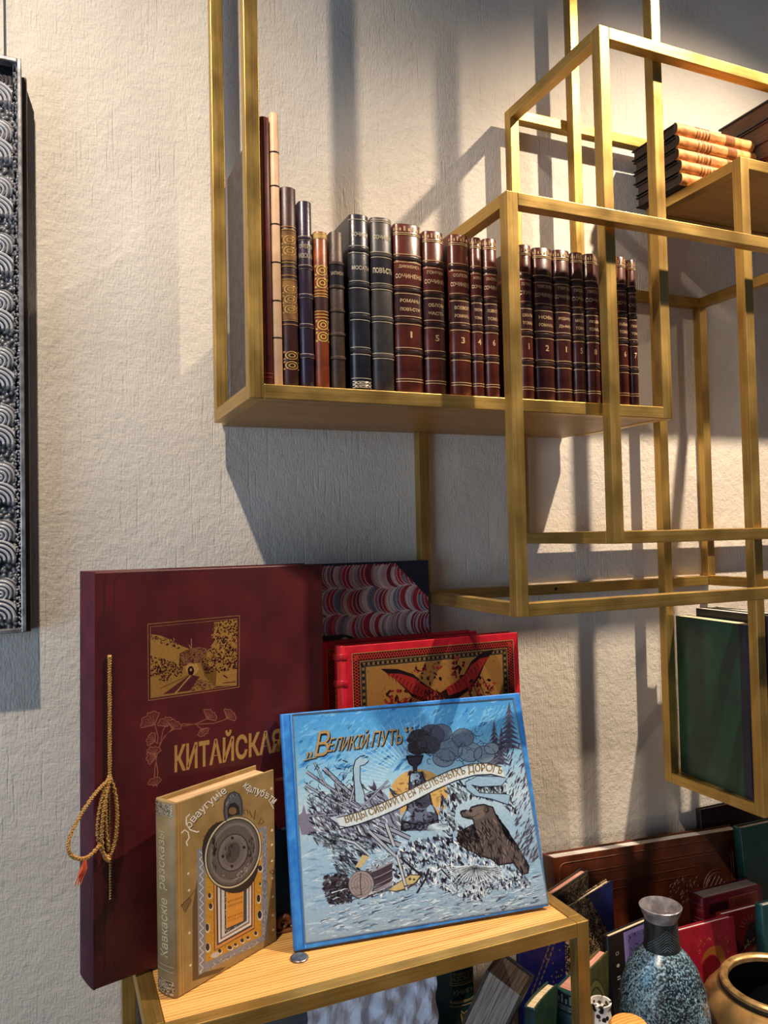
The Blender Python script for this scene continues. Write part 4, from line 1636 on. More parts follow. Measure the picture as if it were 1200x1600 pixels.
for dx, col, bo in ((3.5, (44, 38, 38), .012), (0, (214, 178, 120), 0.0)):
    sh = lambda q: tuple((x + dx, y + dx) for x, y in q)
    a.text('В', quad_map(*sh(T1['V'])), col, bo)
    a.text('ЕЛИКІЙ', quad_map(*sh(T1['E'])), col, bo)
    a.text('ПУТЬ', quad_map(*sh(T1['P'])), col, bo)
    a.text('„', quad_map(*sh(((126, 290), (150, 286), (152, 258), (128, 262)))), col, bo)
    a.text('“', quad_map(*sh(((538, 178), (570, 176), (570, 152), (538, 154)))), col, bo)
    a.stroke(list(sh(((118, 298), (140, 290), (170, 284)))), 4, col)
    a.up(.3)
a.build('title', M_GILT, t_front[blue.name], stuff=True)
a = Art(front, bqd, BS)
a.layer = 13.0
for w0, c0 in ((6, (104, 116, 130)),):
    strokes_closed(a, [TLc, TRc, BRc, BLc], w0, c0)
a.build('border_line', M_PRINT, t_front[blue.name])
a = Art(front)
a.stroke([(.0105, .002), (.0105, BH - .002)], .0020, (34, 104, 186))
a.stroke([(.0130, .002), (.0130, BH - .002)], .0010, (110, 180, 236))
a.build('hinge_line', M_PRINT, t_front[blue.name])

# ---- two red books with winged bird covers
L_SCAR = leather('scarlet', (196, 30, 42), (160, 18, 34), .36)


def red_cover(parent, W, H):
    a = Art(front)
    RD, BK, FG = (176, 52, 36), (46, 16, 20), (176, 124, 62)
    x0, x1, z1, z0 = .012, W - .010, H - .012, .01

    def fr(i, col):
        a.fill([(x0 + i, z0 + i), (x1 - i, z0 + i), (x1 - i, z1 - i), (x0 + i, z1 - i)], col)
        a.up(.2)
    fr(0, (206, 150, 84))
    fr(.0012, BK)
    st = .0048
    for side in range(4):
        if side < 2:
            n = int((x1 - x0) / st)
            zc = z1 - .0068 if side == 0 else z0 + .0068
            pts = [(x0 + .0035 + k * (x1 - x0 - .007) / n, zc + (.0042 if k % 2 else -.0042)) for k in range(n + 1)]
        else:
            n = int((z1 - z0) / st)
            xc = x0 + .0068 if side == 2 else x1 - .0068
            pts = [(xc + (.0042 if k % 2 else -.0042), z0 + .0035 + k * (z1 - z0 - .007) / n) for k in range(n + 1)]
        flip = [(p[0], 2 * zc - p[1]) for p in pts] if side < 2 else [(2 * xc - p[0], p[1]) for p in pts]
        a.stroke(pts, .0022, (214, 56, 44))
        a.up(.05)
        a.stroke(flip, .0022, (206, 66, 50))
        a.up(.05)
    fr(.0130, (206, 150, 84))
    fr(.0138, (74, 62, 48))
    rnd = random.Random(5)
    for k in range(260):
        s = k / 260 * 4
        side, f = int(s), s - int(s)
        if side < 2:
            p = (x0 + .016 + f * (x1 - x0 - .032), (z1 - .0185) if side == 0 else (z0 + .0185))
        else:
            p = ((x0 + .0185) if side == 2 else (x1 - .0185), z0 + .016 + f * (z1 - z0 - .032))
        a.ell(p, .0024, .0024, (150, 112, 66) if k % 2 else (28, 20, 22), 0, 7)
    fr(.0235, (196, 146, 78))
    fr(.0243, FG)
    fl = [(x0 + .026, z0 + .026), (x1 - .026, z0 + .026), (x1 - .026, z1 - .026), (x0 + .026, z1 - .026)]
    a.dabs(fl, 500, .0012, .003, [(174, 124, 66), (140, 96, 48)], asp=.5, seed=3)
    a.up(.3)
    cx, zt = W * .50, z1 - .028
    P = lambda q: [(cx + x, zt + z) for x, z in q]
    wl_ = [(-.100, .000), (-.070, -.003), (-.042, -.014), (-.022, -.032), (-.004, -.044), (-.010, -.064), (-.030, -.058), (-.046, -.050), (-.056, -.038), (-.064, -.030), (-.072, -.022), (-.084, -.012)]
    wr_ = [(.112, .014), (.088, .011), (.066, -.002), (.052, -.022), (.032, -.036), (.006, -.048), (.012, -.066), (.040, -.060), (.066, -.046), (.080, -.030), (.090, -.012), (.100, .002)]
    for q in (wl_, wr_):
        a.fill(P(q), (36, 16, 20))
    a.up(.2)
    for q in (wl_, wr_):
        cxq = sum(p[0] for p in q) / len(q)
        czq = sum(p[1] for p in q) / len(q)
        a.fill(P([(cxq + (x - cxq) * .82, czq + (z - czq) * .72) for x, z in q]), (168, 44, 40))
    a.up(.2)
    for q, sg in ((wl_, -1), (wr_, 1)):
        for k in range(12):
            t = k / 12
            x = sg * (.014 + t * .075)
            z = -.048 + t * .046 * (1 if sg < 0 else 1.05)
            a.stroke(P([(x, z), (x + sg * .004, z - .006), (x + sg * .002, z - .013)]), .0016, (36, 14, 18), True)
    bd = P([(-.022, -.040), (-.004, -.044), (.012, -.050), (.016, -.070), (.006, -.100), (-.012, -.100), (-.022, -.074), (-.026, -.056)])
    a.fill(bd, (60, 22, 26))
    a.up(.2)
    a.dabs(bd, 120, .002, .005, [(150, 40, 38), (30, 12, 16), (180, 70, 50)], (60, 120), .3, 8)
    rnd = random.Random(9)
    for reg, n in (([(-.05, -.0), (-.02, -.008), (-.03, -.03)], 0),):
        pass
    for x0_, z0_, x1_, z1_, n in ((-.095, -.036, -.045, -.075, 46), (-.040, .002, .008, -.032, 26), (.030, .008, .052, -.028, 26), (.060, -.030, .110, -.080, 50), (-.090, -.08, .10, -.20, 160)):
        for k in range(n):
            x, z = rnd.uniform(x0_, x1_), rnd.uniform(z1_, z0_)
            a.ell((cx + x, zt + z), rnd.uniform(.0022, .0052), rnd.uniform(.0014, .0030), rnd.choice([(150, 40, 40), (60, 24, 28), (40, 16, 22), (170, 60, 50)]), rnd.uniform(0, 3), 7)
    for s in range(6):
        x = -.088 + s * .008
        a.stroke(P([(x, -.075), (x + .012, -.060), (x + .030, -.050)]), .0018, (150, 46, 42))
    for s in range(4):
        x = .060 + s * .012
        a.stroke(P([(x - .01, -.030), (x, -.050), (x + .012, -.078)]), .0016, (84, 30, 32))
    a.build('cover_picture', M_GILT, t_front[parent.name])


reds = []
for i, (lab, x, y, W, H, T) in enumerate((('scarlet book with a winged bird on gold, directly behind the blue book', .4275, -.150, .3205, .3765, .030), ('scarlet bird book second in line, its left margin seen beside the album', .4005, -.108, .290, .3788, .028))):
    t = flat_book('red_book', lab, W, H, T, L_SCAR, M_WHITE, None, 'left', .011, .003, .003, group='scarlet bird books on the stand')
    for f in (.955, .845, .72, .6, .45, .3, .15):
        m = MB()
        pth = []
        n = 8
        for k in range(n + 1):
            q0 = math.pi * k / n
            pth.append((-(.0132) * math.sin(q0) - .0002, T / 2 + (T / 2 + .0012) * math.cos(q0)))
        pth += [(.004, -.0012), (.004, T + .0012)]
        m.prism(pth, f * H - .005, f * H + .005, .001)
        m.build('raised_band', L_SCAR, t, smooth=True)
    red_cover(t, W, H)
    a = Art(lambda a0, b0, l, T=T: (-.011 - EPS * l * 3, T / 2 - a0, b0))
    for k in range(26):
        a.ell((random.uniform(-.004, .004), H * random.uniform(.74, .83)), .0009, .0016, (232, 190, 130), 0, 6)
    a.build('spine_gilding', M_GILT, t, stuff=True)
    pose(t, x, y, DZ, 0, .03, 0)

# ---- half-leather folio with combed marbled paper
L_NAVY = leather('navy', (24, 26, 48), (14, 16, 32), .45, .3)
MW, MH, MT = .2680, .5045, .018
marb = flat_book('marbled_folio', 'tall folio in red combed marbled paper with a navy leather corner against the wall', MW, MH, MT, L_NAVY, M_WHITE, L_NAVY, 'left', .002)
pose(marb, .3540, -.072, DZ, 0, .04, 0)
mq = [(.0559, .5281), (.5015, .5157), (.4821, .1946), (.0464, .2443)]
a = Art(front)
pz0, pz1, px0, px1 = .012, MH - .004, .045, MW - .003
cut = .062
a.fill([(px0, pz0 + .0), (px1 - cut, pz0), (px1, pz0 + cut), (px1, pz1 - cut), (px1 - cut, pz1), (px0, pz1)], (150, 30, 50))
a.up()
pal = [(176, 26, 46), (206, 188, 180), (104, 116, 132), (150, 28, 52), (186, 150, 152), (142, 92, 112), (168, 36, 50), (122, 28, 48), (196, 164, 160), (150, 110, 126)]
rnd = random.Random(12)
rowh = .0440
nrow = int((pz1 - pz0) / rowh) + 1
allow = lambda x, z: px0 < x < px1 and pz0 < z < pz1 and (x + z) < (px1 + pz1 - cut) and (x - z) < (px1 - cut - pz0)


def comb(x, v, zb):
    xx = x - .017 * math.sqrt(max(0, 1 - (2 * v - 1) ** 2)) + .010
    return (xx, zb + v * rowh + .0022 * math.sin(x * 95))


for r0 in range(nrow):
    zb = pz1 - (r0 + 1) * rowh + .004
    x = px0 - .03 + .004 * r0
    sub = r0 * 3
    while x < px1 + .03:
        wv = rnd.uniform(.0045, .0125)
        sub += rnd.choice((1, 1, 2, 3))
        col = pal[sub % len(pal)]
        prev = None
        n = 16
        for q0 in range(n + 1):
            v = .5 - .5 * math.cos(math.pi * q0 / n)
            cur = comb(x, v, zb)
            if prev and allow(*cur) and allow(*prev) and allow(cur[0] + wv, cur[1]) and allow(prev[0] + wv, prev[1]):
                a.fill([prev, (prev[0] + wv, prev[1]), (cur[0] + wv, cur[1]), cur], col)
            prev = cur
        x += wv * .98
a.up()
for r0 in range(nrow):                       # pearled threads between the combed feathers
    zb = pz1 - (r0 + 1) * rowh + .004
    for k in range(40):
        x = px0 + k * .0068 + .004 * r0 - .01
        c1 = rnd.choice([(244, 230, 222), (232, 206, 200), (214, 150, 150), (238, 220, 210), (96, 26, 44)])
        for q0 in range(22):
            v = .5 - .5 * math.cos(math.pi * (q0 + .5) / 22)
            xx, zz0 = comb(x, v, zb)
            if allow(xx, zz0) and allow(xx + .001, zz0):
                a.fill([(xx - .0007, zz0 - .0009), (xx + .0007, zz0 - .0009), (xx + .0007, zz0 + .0009), (xx - .0007, zz0 + .0009)], c1)
a.build('marbled_paper', M_PRINT, t_front[marb.name])

# black folder with a rounded corner, between marbled folio and red books
t = thing('black_folder', 'thin black folder with a rounded corner just above the red book tops', 'folder')
m = MB()
fp = [(0, 0), (.16, 0), (.16, .350)] + [(.16 - .04 + .04 * math.cos(R(k)), .350 + .036 * math.sin(R(k))) for k in range(0, 91, 15)] + [(0, .386)]
vs = [(x, y, z) for y in (0, .004) for x, z in fp]
n = len(fp)
m.mesh(vs, [tuple(range(n)), tuple(reversed(range(n, 2 * n)))] + [(i, i + n, (i + 1) % n + n, (i + 1) % n) for i in range(n)])
m.build('folder_cover', L_BLACK, t)
m = MB()
m.lathe([(.0001, .0012), (.005, .0012), (.0062, 0)], 20)
o = m.build('pale_seal', mat('pale_wax', (196, 170, 140), (160, 130, 100), .5), t, smooth=True)
o.rotation_euler = (R(90), 0, 0)
o.location = (.125, -.0001, .376)
pose(t, .330, -.0775, DZ, 0, .03, 0)

# dark teal book glimpsed between the beige and the blue book
teal = flat_book('teal_book', 'dark teal book glimpsed in the gap between beige and blue books', .070, .135, .010, leather('deep_teal', (18, 74, 110), (8, 40, 70), .5), M_WHITE, None, 'left', .002)
pose(teal, .2905, -.2110, DZ, .27, .0)

# silver disc and little wooden foot by the blue book's corner
t = thing('silver_disc', 'small round silver disc lying under the lower left corner of the blue book', 'disc')
m = MB()
m.lathe([(.0001, .0018), (.0085, .0018), (.0098, .0022), (.0112, .0020), (.0120, .0012), (.0120, .0)], 40)
m.build('disc_body', mat('dull_silver', (150, 150, 150), (110, 110, 112), .35, .8, (120, 120, 120)), t, smooth=True)
t.location = (.2985, -.2945, DZ)
t = thing('carved_foot', 'small carved brown wooden scroll on the oak top beside the blue book', 'ornament')
m = MB()
sp = [(.010 * (1 - k / 26) * math.cos(k * .42), 0.0, .011 + .010 * (1 - k / 26) * math.sin(k * .42)) for k in range(22)]
m.tube(sp, [.0045 * (1 - k / 40) for k in range(22)], 8)
m.build('scroll', mat('carved_wood', (138, 84, 50), (92, 52, 30), .5, 0, (80, 80, 80)), t, smooth=True)
m = MB()
m.box(-.012, .012, -.006, .006, 0, .004)
m.build('base', MATS['carved_wood'], t, bevel=.001)
t.location = (.2985, -.218, DZ)

# ------------------------------------------------------------------ green folios in the right frame
GZ = G_z0 + BAR + 0.0002
L_GRN = mat('green_cloth', (18, 60, 44), (12, 46, 36), .32, 0, (25, 25, 25), 4, .15, .0003, (900, 900, 900))
L_NAVB = leather('navy_spine', (16, 20, 46), (10, 12, 30), .35)
for lab, x, y, yw, W, H, T, cm, pm, gp in (('green cloth folio with navy spine facing left inside the right frame', 1.1745, -.0645, -1.640, .188, .3150, .030, L_GRN, M_CREAM, 0), ('black folio with grey pages standing behind the green folio', 1.2080, -.0860, -1.620, .176, .3300, .022, L_BLACK, M_WHITE, 0), ('dark green folio third in the right frame at the picture edge', 1.2360, -.0860, -1.600, .190, .3300, .026, L_GRN, M_WHITE, 0)):
    t = flat_book('folio', lab, W, H, T, cm, pm, L_NAVB, 'right', .003, .003, .003, page_inset=.0008)
    m = MB()
    m.box(W - .018, W + .0005, -.0006, .0006, .0005, H - .0005)
    m.build('spine_leather', L_NAVB, t)
    pose(t, x, y, GZ, yw)

# ------------------------------------------------------------------ books and vessels on the floor at the right
FZ = FLOOR_Z + .0001
L_TOOL = mat('tooled_brown', (110, 52, 26), (62, 26, 14), .32, 0, (14, 14, 14), 6, .25, .0006, (300, 300, 300))
FWd, FH = .475, .2235
fol = flat_book('tooled_folio', 'long brown tooled leather folio with a round medallion leaning on the wall', FWd, FH, .036, L_TOOL, M_WHITE, None, 'left', .003, page_inset=.004, corner=.003)
pose(fol, .8560, -.0790, FZ, -.01, .10, -.0455)
TOOL = (146, 84, 50)
TD = (50, 22, 14)


def ridge(mb, pts, w, h, closed=False):
    """raised line on a cover: triangular section"""
    n = len(pts)
    rng = range(n if closed else n - 1)
    for i in rng:
        p, q = pts[i], pts[(i + 1) % n]
        tx, tz = q[0] - p[0], q[1] - p[1]
        l = math.hypot(tx, tz) or 1
        nx, nz = -tz / l * w / 2, tx / l * w / 2
        A0, A1 = (p[0] - nx, 0, p[1] - nz), (p[0] + nx, 0, p[1] + nz)
        B0, B1 = (q[0] - nx, 0, q[1] - nz), (q[0] + nx, 0, q[1] + nz)
        P0, Q0 = (p[0], -h, p[1]), (q[0], -h, q[1])
        mb.quad(A0, P0, Q0, B0)
        mb.quad(P0, A1, B1, Q0)


m = MB()
for ins, w0 in ((.012, .0016), (.034, .0022), (.040, .0012)):
    r0 = .012
    pts = []
    for cx, cz, s0 in ((ins + r0, ins + r0, 180), (FWd - ins - r0, ins + r0, 270), (FWd - ins - r0, FH - ins - r0, 0), (ins + r0, FH - ins - r0, 90)):
        for k in range(0, 91, 30):
            pts.append((cx + r0 * math.cos(R(s0 + k)), cz + r0 * math.sin(R(s0 + k))))
    ridge(m, pts, w0, .0012, True)
cxm, czm = FWd - .085, .112
for rr in (.040, .034, .031):
    ridge(m, [(cxm + rr * .86 * math.cos(R(k)), czm + rr * math.sin(R(k))) for k in range(0, 360, 12)], .0018, .0014, True)
for k in range(-3, 4):
    for sg in (1, -1):
        h = math.sqrt(max(.03 ** 2 - (k * .008) ** 2, 0))
        c0 = k * .008
        ridge(m, [(cxm + (c0 - h * .7) * .86, czm + sg * (c0 * .7 + h * .7)), (cxm + (c0 + h * .7) * .86, czm + sg * (c0 * .7 - h * .7))], .0016, .0012)
ridge(m, [(.05, .165), (cxm - .05, .165)], .002, .0012)
ridge(m, [(.05, .150), (cxm - .05, .150)], .0012, .0012)
rnd = random.Random(2)
for k in range(60):
    x, z0 = rnd.uniform(cxm - .12, cxm - .045), rnd.uniform(.085, .145)
    rr = rnd.uniform(.003, .006)
    ridge(m, [(x + rr * math.cos(R(q0)), z0 + rr * math.sin(R(q0))) for q0 in range(0, 300, 60)], .0013, .001)
m.build('tooled_relief', mat('tooled_edge', (122, 66, 36), (80, 40, 22), .55, 0, (60, 60, 60)), t_front[fol.name], stuff=True)
L_WINE = leather('dark_wine', (56, 22, 30), (34, 12, 20), .4)
wine = flat_book('wine_folio', 'dark wine folio leaning on the wall behind the tooled brown folio', .40, .2600, .014, L_WINE, M_WHITE, None, 'left', .002)
pose(wine, 1.2720, -.0300, FZ, 0, .05)
L_GRN2 = leather('bottle_green', (30, 84, 72), (20, 62, 56), .4)
grn = flat_book('green_book', 'bottle green book standing at the right edge below the brass frame', .19, .2425, .022, L_GRN2, M_WHITE, None, 'left', .003)
pose(grn, 1.2990, -.1190, FZ, -.02, .09)
L_MAR = leather('maroon', (120, 22, 44), (84, 12, 32), .35)
mar = flat_book('maroon_book', 'thick maroon book with gold spine lines and pale page head, at the right', .149, .1515, .038, L_MAR, M_WHITE, None, 'left', .006)
pose(mar, 1.1440, -.1530, FZ, -.02, .05)
a = Art(front)
a.fill([(.012, .118), (.060, .118), (.060, .138), (.012, .138)], (70, 16, 34))
a.fill([(.064, .112), (.136, .112), (.136, .140), (.064, .140)], (140, 60, 54))
a.up()
strokes_closed(a, [(.064, .112), (.136, .112), (.136, .140), (.064, .140)], .0012, (190, 120, 84))
a.stroke([(.04, .106), (.14, .106)], .0012, (180, 110, 80))
a.dabs([(.014, .120), (.058, .120), (.058, .136), (.014, .136)], 40, .001, .003, [(120, 44, 56), (50, 10, 26)], asp=.4, seed=40)
a.dabs([(.068, .116), (.136, .116), (.136, .136), (.068, .136)], 40, .001, .003, [(180, 100, 76), (110, 40, 44)], asp=.4, seed=41)
a.build('cover_panels', M_GILT, t_front[mar.name])
a = Art(lambda a0, b0, l: (-.006 * math.sqrt(max(0, 1 - (2 * a0 / .038 - 1) ** 2)) - EPS * l * 2 - .0001, .038 - a0, b0))
for zz0 in (.138, .128, .112, .104):
    a.stroke([(.001 + .036 * k / 8, zz0) for k in range(9)], .0012, (206, 140, 96))
a.build('spine_lines', M_GILT, mar, stuff=True)
L_CRIM = leather('crimson', (156, 14, 44), (120, 8, 34), .42)
crim = flat_book('crimson_book', 'crimson book with a gold horseshoe arch, between the vase and the brass bowl', .140, .1420, .014, L_CRIM, M_WHITE, None, 'left', .003)
pose(crim, 1.0160, -.2150, FZ, -.03, .10)
a = Art(front)
a.fill([(0.0539, 0.0780), (0.0614, 0.0910), (0.0744, 0.1000), (0.0911, 0.1020), (0.1023, 0.0980), (0.1088, 0.0860), (0.1107, 0.0650), (0.1107, 0.0100), (0.0967, 0.0100), (0.0958, 0.0320), (0.0995, 0.0480), (0.1004, 0.0640), (0.0949, 0.0780), (0.0856, 0.0870), (0.0744, 0.0890), (0.0632, 0.0840)], (172, 108, 44))
a.up()
a.layer = .6
a.fill([(0.0558, 0.0000), (0.0558, 0.0740), (0.0651, 0.0820), (0.0763, 0.0870), (0.0874, 0.0840), (0.0958, 0.0740), (0.0995, 0.0620), (0.0977, 0.0460), (0.0939, 0.0300), (0.0949, 0.0000)], (118, 12, 26))
a.layer = 1.3
a.dabs([(0.0465, 0.0900), (0.0698, 0.1100), (0.1116, 0.1200), (0.1190, 0.0700), (0.1153, 0.0300), (0.1209, 0.1100), (0.0558, 0.1200)], 50, .001, .003, [(200, 110, 90), (150, 40, 50), (210, 130, 80)], asp=.4, seed=42)
a.build('gilt_arch', M_GILT, t_front[crim.name])
L_DKR = leather('dark_crimson', (122, 16, 28), (84, 8, 20), .4)
dkr = flat_book('dark_red_book', 'dark red book with a black figure above tan grass, behind the brass bowl', .122, .1310, .015, L_DKR, M_WHITE, None, 'left', .003)
pose(dkr, 1.1580, -.1850, FZ, -.03, .08)
a = Art(front)
a.fill([(0.0240, 0.0140), (0.1170, 0.0240), (0.1170, 0.0740), (0.0720, 0.0580), (0.0240, 0.0460)], (112, 84, 44))
a.up()
a.dabs([(0.0240, 0.0160), (0.1170, 0.0260), (0.1170, 0.0720), (0.0720, 0.0580), (0.0240, 0.0460)], 140, .004, .010, [(60, 44, 28), (150, 116, 62), (40, 28, 22)], (75, 105), .1, 43)
fig = [(0.0460, 0.0600), (0.0520, 0.0840), (0.0640, 0.1020), (0.0760, 0.1060), (0.0840, 0.0940), (0.1000, 0.0960), (0.1100, 0.0880), (0.0920, 0.0800), (0.0860, 0.0680), (0.0720, 0.0620)]
a.fill(fig, (26, 14, 16))
a.up()
for k in range(16):
    t0 = R(20 + k * 9)
    a.stroke([(.070 + .022 * math.cos(t0), .092 + .018 * math.sin(t0)), (.070 + .036 * math.cos(t0), .092 + .030 * math.sin(t0))], .0012, (176, 120, 84) if k % 2 else (60, 24, 24), True)
for p, q0 in (((0.0420, 0.0580), (0.0300, 0.0460)), ((0.0580, 0.0680), (0.0340, 0.0500)), ((0.0560, 0.0760), (0.0620, 0.0620))):
    a.stroke([p, q0], .0016, (196, 160, 130), True)
a.dabs(fig, 26, .002, .005, [(70, 34, 34), (12, 8, 10), (150, 120, 110)], asp=.3, seed=44)
a.build('cover_picture', M_PRINT, t_front[dkr.name])
L_TEAL = leather('teal', (20, 74, 78), (12, 52, 58), .4)
tl2 = flat_book('teal_book', 'teal book standing at the right edge before the dark red book', .12, .1720, .018, L_TEAL, M_WHITE, None, 'left', .003)
pose(tl2, 1.1850, -.2500, FZ, -.05, .03)

# black book with lavender cover, marbled book with blue corner, dark ornamental book
L_INK = leather('ink_black', (20, 18, 24), (12, 10, 14), .4)
lav = flat_book('black_book', 'black backed book with a lavender patterned cover, left behind the vase', .140, .1700, .014, L_INK, M_CREAM, None, 'left', .003)
pose(lav, .8690, -.2170, FZ, .16, .05)
a = Art(front)
a.fill([(.036, .004), (.137, .004), (.137, .167), (.036, .167)], (120, 110, 176))
a.up()
a.fill([(.047, .010), (.130, .010), (.130, .160), (.047, .160)], (86, 78, 138))
a.dabs([(.047, .010), (.130, .010), (.130, .160), (.047, .160)], 500, .0015, .004, [(64, 56, 106), (132, 122, 186), (104, 96, 160)], asp=.5, seed=45)
a.up()
a.stroke([(.039, .004), (.039, .167)], .0014, (156, 146, 206))
for k, g in enumerate('О•=Т•И'):
    z0 = .135 - k * .020
    a.text(g, rect_map(.014, z0 + .006, .022, z0), (168, 164, 168), .01)
a.build('cover_pattern', M_PRINT, t_front[lav.name])
M_SPECK = make_speckle('speckled_paper', (26, 20, 18), (186, 150, 110), 340.0, .16)
L_BLU2 = leather('royal_blue', (24, 40, 108), (14, 24, 76), .45)
spk = flat_book('speckled_book', 'half leather book in speckled paper with a royal blue corner, right of the stand', .170, .2180, .012, M_SPECK, M_CREAM, L_BLU2, 'left', .003)
m = MB()
m.poly([(.170 - .082, -.0006, .2178), (.1705, -.0006, .2178), (.1705, -.0006, .105)])
m.poly([(.170 - .082, -.0001, .2178), (.1705, -.0001, .105), (.1705, -.0001, .2178)])
m.quad((.170 - .082, -.0001, .2178), (.170 - .082, -.0006, .2178), (.1705, -.0006, .105), (.1705, -.0001, .105))
m.build('leather_corner', L_BLU2, spk)
pose(spk, .7880, -.1930, FZ, .37, .03)
orn = flat_book('ornamented_book', 'dark ornamented book with pinkish pages behind the speckled blue one', .160, .2380, .016, leather('dark_olive', (58, 52, 44), (34, 30, 28), .45), M_PINK, None, 'left', .003)
a = Art(front)
for zz0, zz1 in ((.205, .232),):
    a.dabs([(.06, zz0), (.155, zz0), (.155, zz1), (.06, zz1)], 240, .0015, .004, [(134, 118, 88), (90, 80, 64), (30, 26, 26)], asp=.5, seed=46)
    for z0 in (zz0, zz1):
        a.stroke([(.01, z0), (.155, z0)], .0012, (150, 130, 96))
a.build('cover_frieze', M_GILT, t_front[orn.name])
pose(orn, .7600, -.1800, FZ, .42, .02)

# deep blue book seen through the stand
L_DBL = leather('deep_blue', (18, 24, 104), (10, 14, 72), .45)
dbl = flat_book('deep_blue_book', 'deep blue book with gold diagonal tooling, seen through the stand', .090, .2060, .010, L_DBL, M_CREAM, None, 'left', .003)
pose(dbl, .6920, -.2080, FZ, .04, .0)
a = Art(front)
for d0 in (0, .010):
    for k in range(9):
        x = .022 + k * .0046 + d0
        a.ell((x, .118 + k * .0082), .0016, .0038, (150, 124, 84), -.5, 8)
for k in range(12):
    a.ell((random.uniform(.05, .085), random.uniform(.12, .17)), .0012, .0018, (166, 140, 100), .4, 7)
a.stroke([(.020, .112), (.066, .200)], .0010, (140, 116, 84))
a.build('gilt_tooling', M_GILT, t_front[dbl.name], stuff=True)

# green book with cream head (curved), green banded book with pink head, olive book
L_DGR = leather('forest_green', (44, 72, 48), (26, 48, 40), .45)
L_TGR = leather('teal_green', (20, 74, 70), (12, 52, 54), .45)
t = thing('bent_green_book', 'softly bent green book with a cream page head, inside the lower right of the stand', 'book')


def bent_case(y0, y1, off, th):
    """plan outline of a slightly bowed slab of given thickness; y runs to the back"""
    o1, o2 = [], []
    for k in range(13):
        f = k / 12
        y = y0 + (y1 - y0) * f
        x = .004 * f + .008 * f * f
        o1.append((x + off, y))
        o2.append((x + off + th, y))
    return o2 + list(reversed(o1))


m = MB()
m.prism(list(reversed(bent_case(0, .075, 0, .0025))), 0, .152, 0)
m.prism(list(reversed(bent_case(0, .075, .0145, .0025))), 0, .152, 0)
m.build('board', L_DGR, t)
m = MB()
m.box(0, .0170, -.0035, 0.0004, 0, .152)
m.build('spine', L_TGR, t, bevel=.0015)
m = MB()
m.prism(list(reversed(bent_case(.001, .072, .0026, .0118))), .002, .1495, 0)
m.build('page_block', M_CREAM, t)
pose(t, .6500, -.2820, FZ, -.90)
bnd = row_book('green book with ornate black bands and pink page head, inside the stand', .0420, .1425, .064, L_TGR, (), (.20,), ((.78, .985, L_LABB),), (('ТОМЪ', .42, .005, .3),), (150, 160, 150), orn=((.80, .86, 'scroll'), (.88, .97, 'frieze')), name='green_book', pages=M_PINK)
pose(bnd, .7245, -.2505, FZ, -1.10)
L_OLV = leather('olive', (84, 80, 40), (52, 52, 26), .45)
olv = flat_book('olive_book', 'olive book with a yellow flame shape, between the stand post and the black book', .086, .1945, .016, L_OLV, M_PINK, None, 'left', .003)
pose(olv, .7326, -.3185, FZ, .47, .0)
a = Art(front)
for k, (rr, c) in enumerate(((.062, (58, 56, 28)), (.058, (104, 98, 52)), (.050, (46, 46, 26)), (.047, (92, 88, 44)))):
    a.ell((.040, .105), rr * .62, rr * 1.15, c, .2, 30)
    a.up(.15)
a.fill([(.014, .050), (.022, .095), (.032, .122), (.048, .106), (.060, .075), (.066, .040), (.034, .035)], (190, 150, 34))
a.up(.2)
a.dabs([(.014, .050), (.032, .120), (.060, .075), (.066, .040), (.034, .035)], 80, .004, .010, [(220, 180, 60), (130, 98, 24)], (60, 110), .12, 47)
a.build('cover_picture', M_PRINT, t_front[olv.name])

# big old book leaning on its corner with its fore-edge to the room
big = thing('old_tome', 'thick old tome tilted under the stand, grey fore-edge forward and dark ornate cover', 'book')
bw, bh, bd = .058, .228, .060
m = MB()
m.box(0, .004, 0, bd, 0, bh)
m.box(bw - .004, bw, 0, bd, 0, bh)
m.box(0, bw, bd - .004, bd, 0, bh)
L_TOME = mat('tome_cover', (74, 66, 54), (40, 36, 32), .5, 0, (50, 50, 50), 6, .3, .0006, (300, 300, 300))
m.build('cover', L_TOME, big, bevel=.001)
m = MB()
m.box(.004, bw - .004, .004, bd - .004, .003, bh - .003)
M_TOMEP = make_pages('tome_edges', (176, 160, 144), (92, 80, 74), 0, 520.0)
m.build('page_block', M_TOMEP, big)
a = Art(lambda a0, b0, l: (bw + EPS * l, a0, b0))
rnd = random.Random(4)
for k in range(16):
    c0 = (.016 + .012 * math.sin(k * .8), .030 + k * .0105)
    a.ring(c0, .0046, .0052, .0014, (140, 110, 70), 0, 12)
    a.ell((c0[0] + .012, c0[1]), .0022, .0028, rnd.choice([(176, 112, 48), (120, 94, 60)]), 0, 8)
a.stroke([(.006, .006), (.006, bh - .006), (bd - .006, bh - .006)], .0012, (140, 120, 90))
a.build('cover_relief', M_GILT, big, stuff=True)
pose(big, .5145, -.2223, FZ, -.90, 0, -.45)
dgs = row_book('dark green book with gilt spine lettering and a small harp, beside the tilted tome', .0440, .1500, .100, leather('dark_pine', (16, 58, 56), (10, 40, 42), .4), (), (.965, .80, .78, .775, .60, .585, .55), (), (('ЕНИСЕЙ', .90, .007, .6), ('РАЗСКАЗЫ', .845, .008, .8), ('КНИГА', .70, .007, .6)), (196, 170, 120), name='green_book')
a = Art(lambda a0, b0, l: (a0, -.0008 - .0002 * l, b0))
a.stroke([(.015, .071), (.018, .049), (.024, .045), (.031, .068), (.026, .073), (.020, .070), (.015, .075)], .0022, (206, 176, 118))
for k in range(4):
    a.stroke([(.019 + k * .003, .068), (.020 + k * .0018, .052)], .0007, (206, 176, 118))
a.build('harp_stamp', M_GILT, dgs)
pose(dgs, .6030, -.1400, FZ, .0)

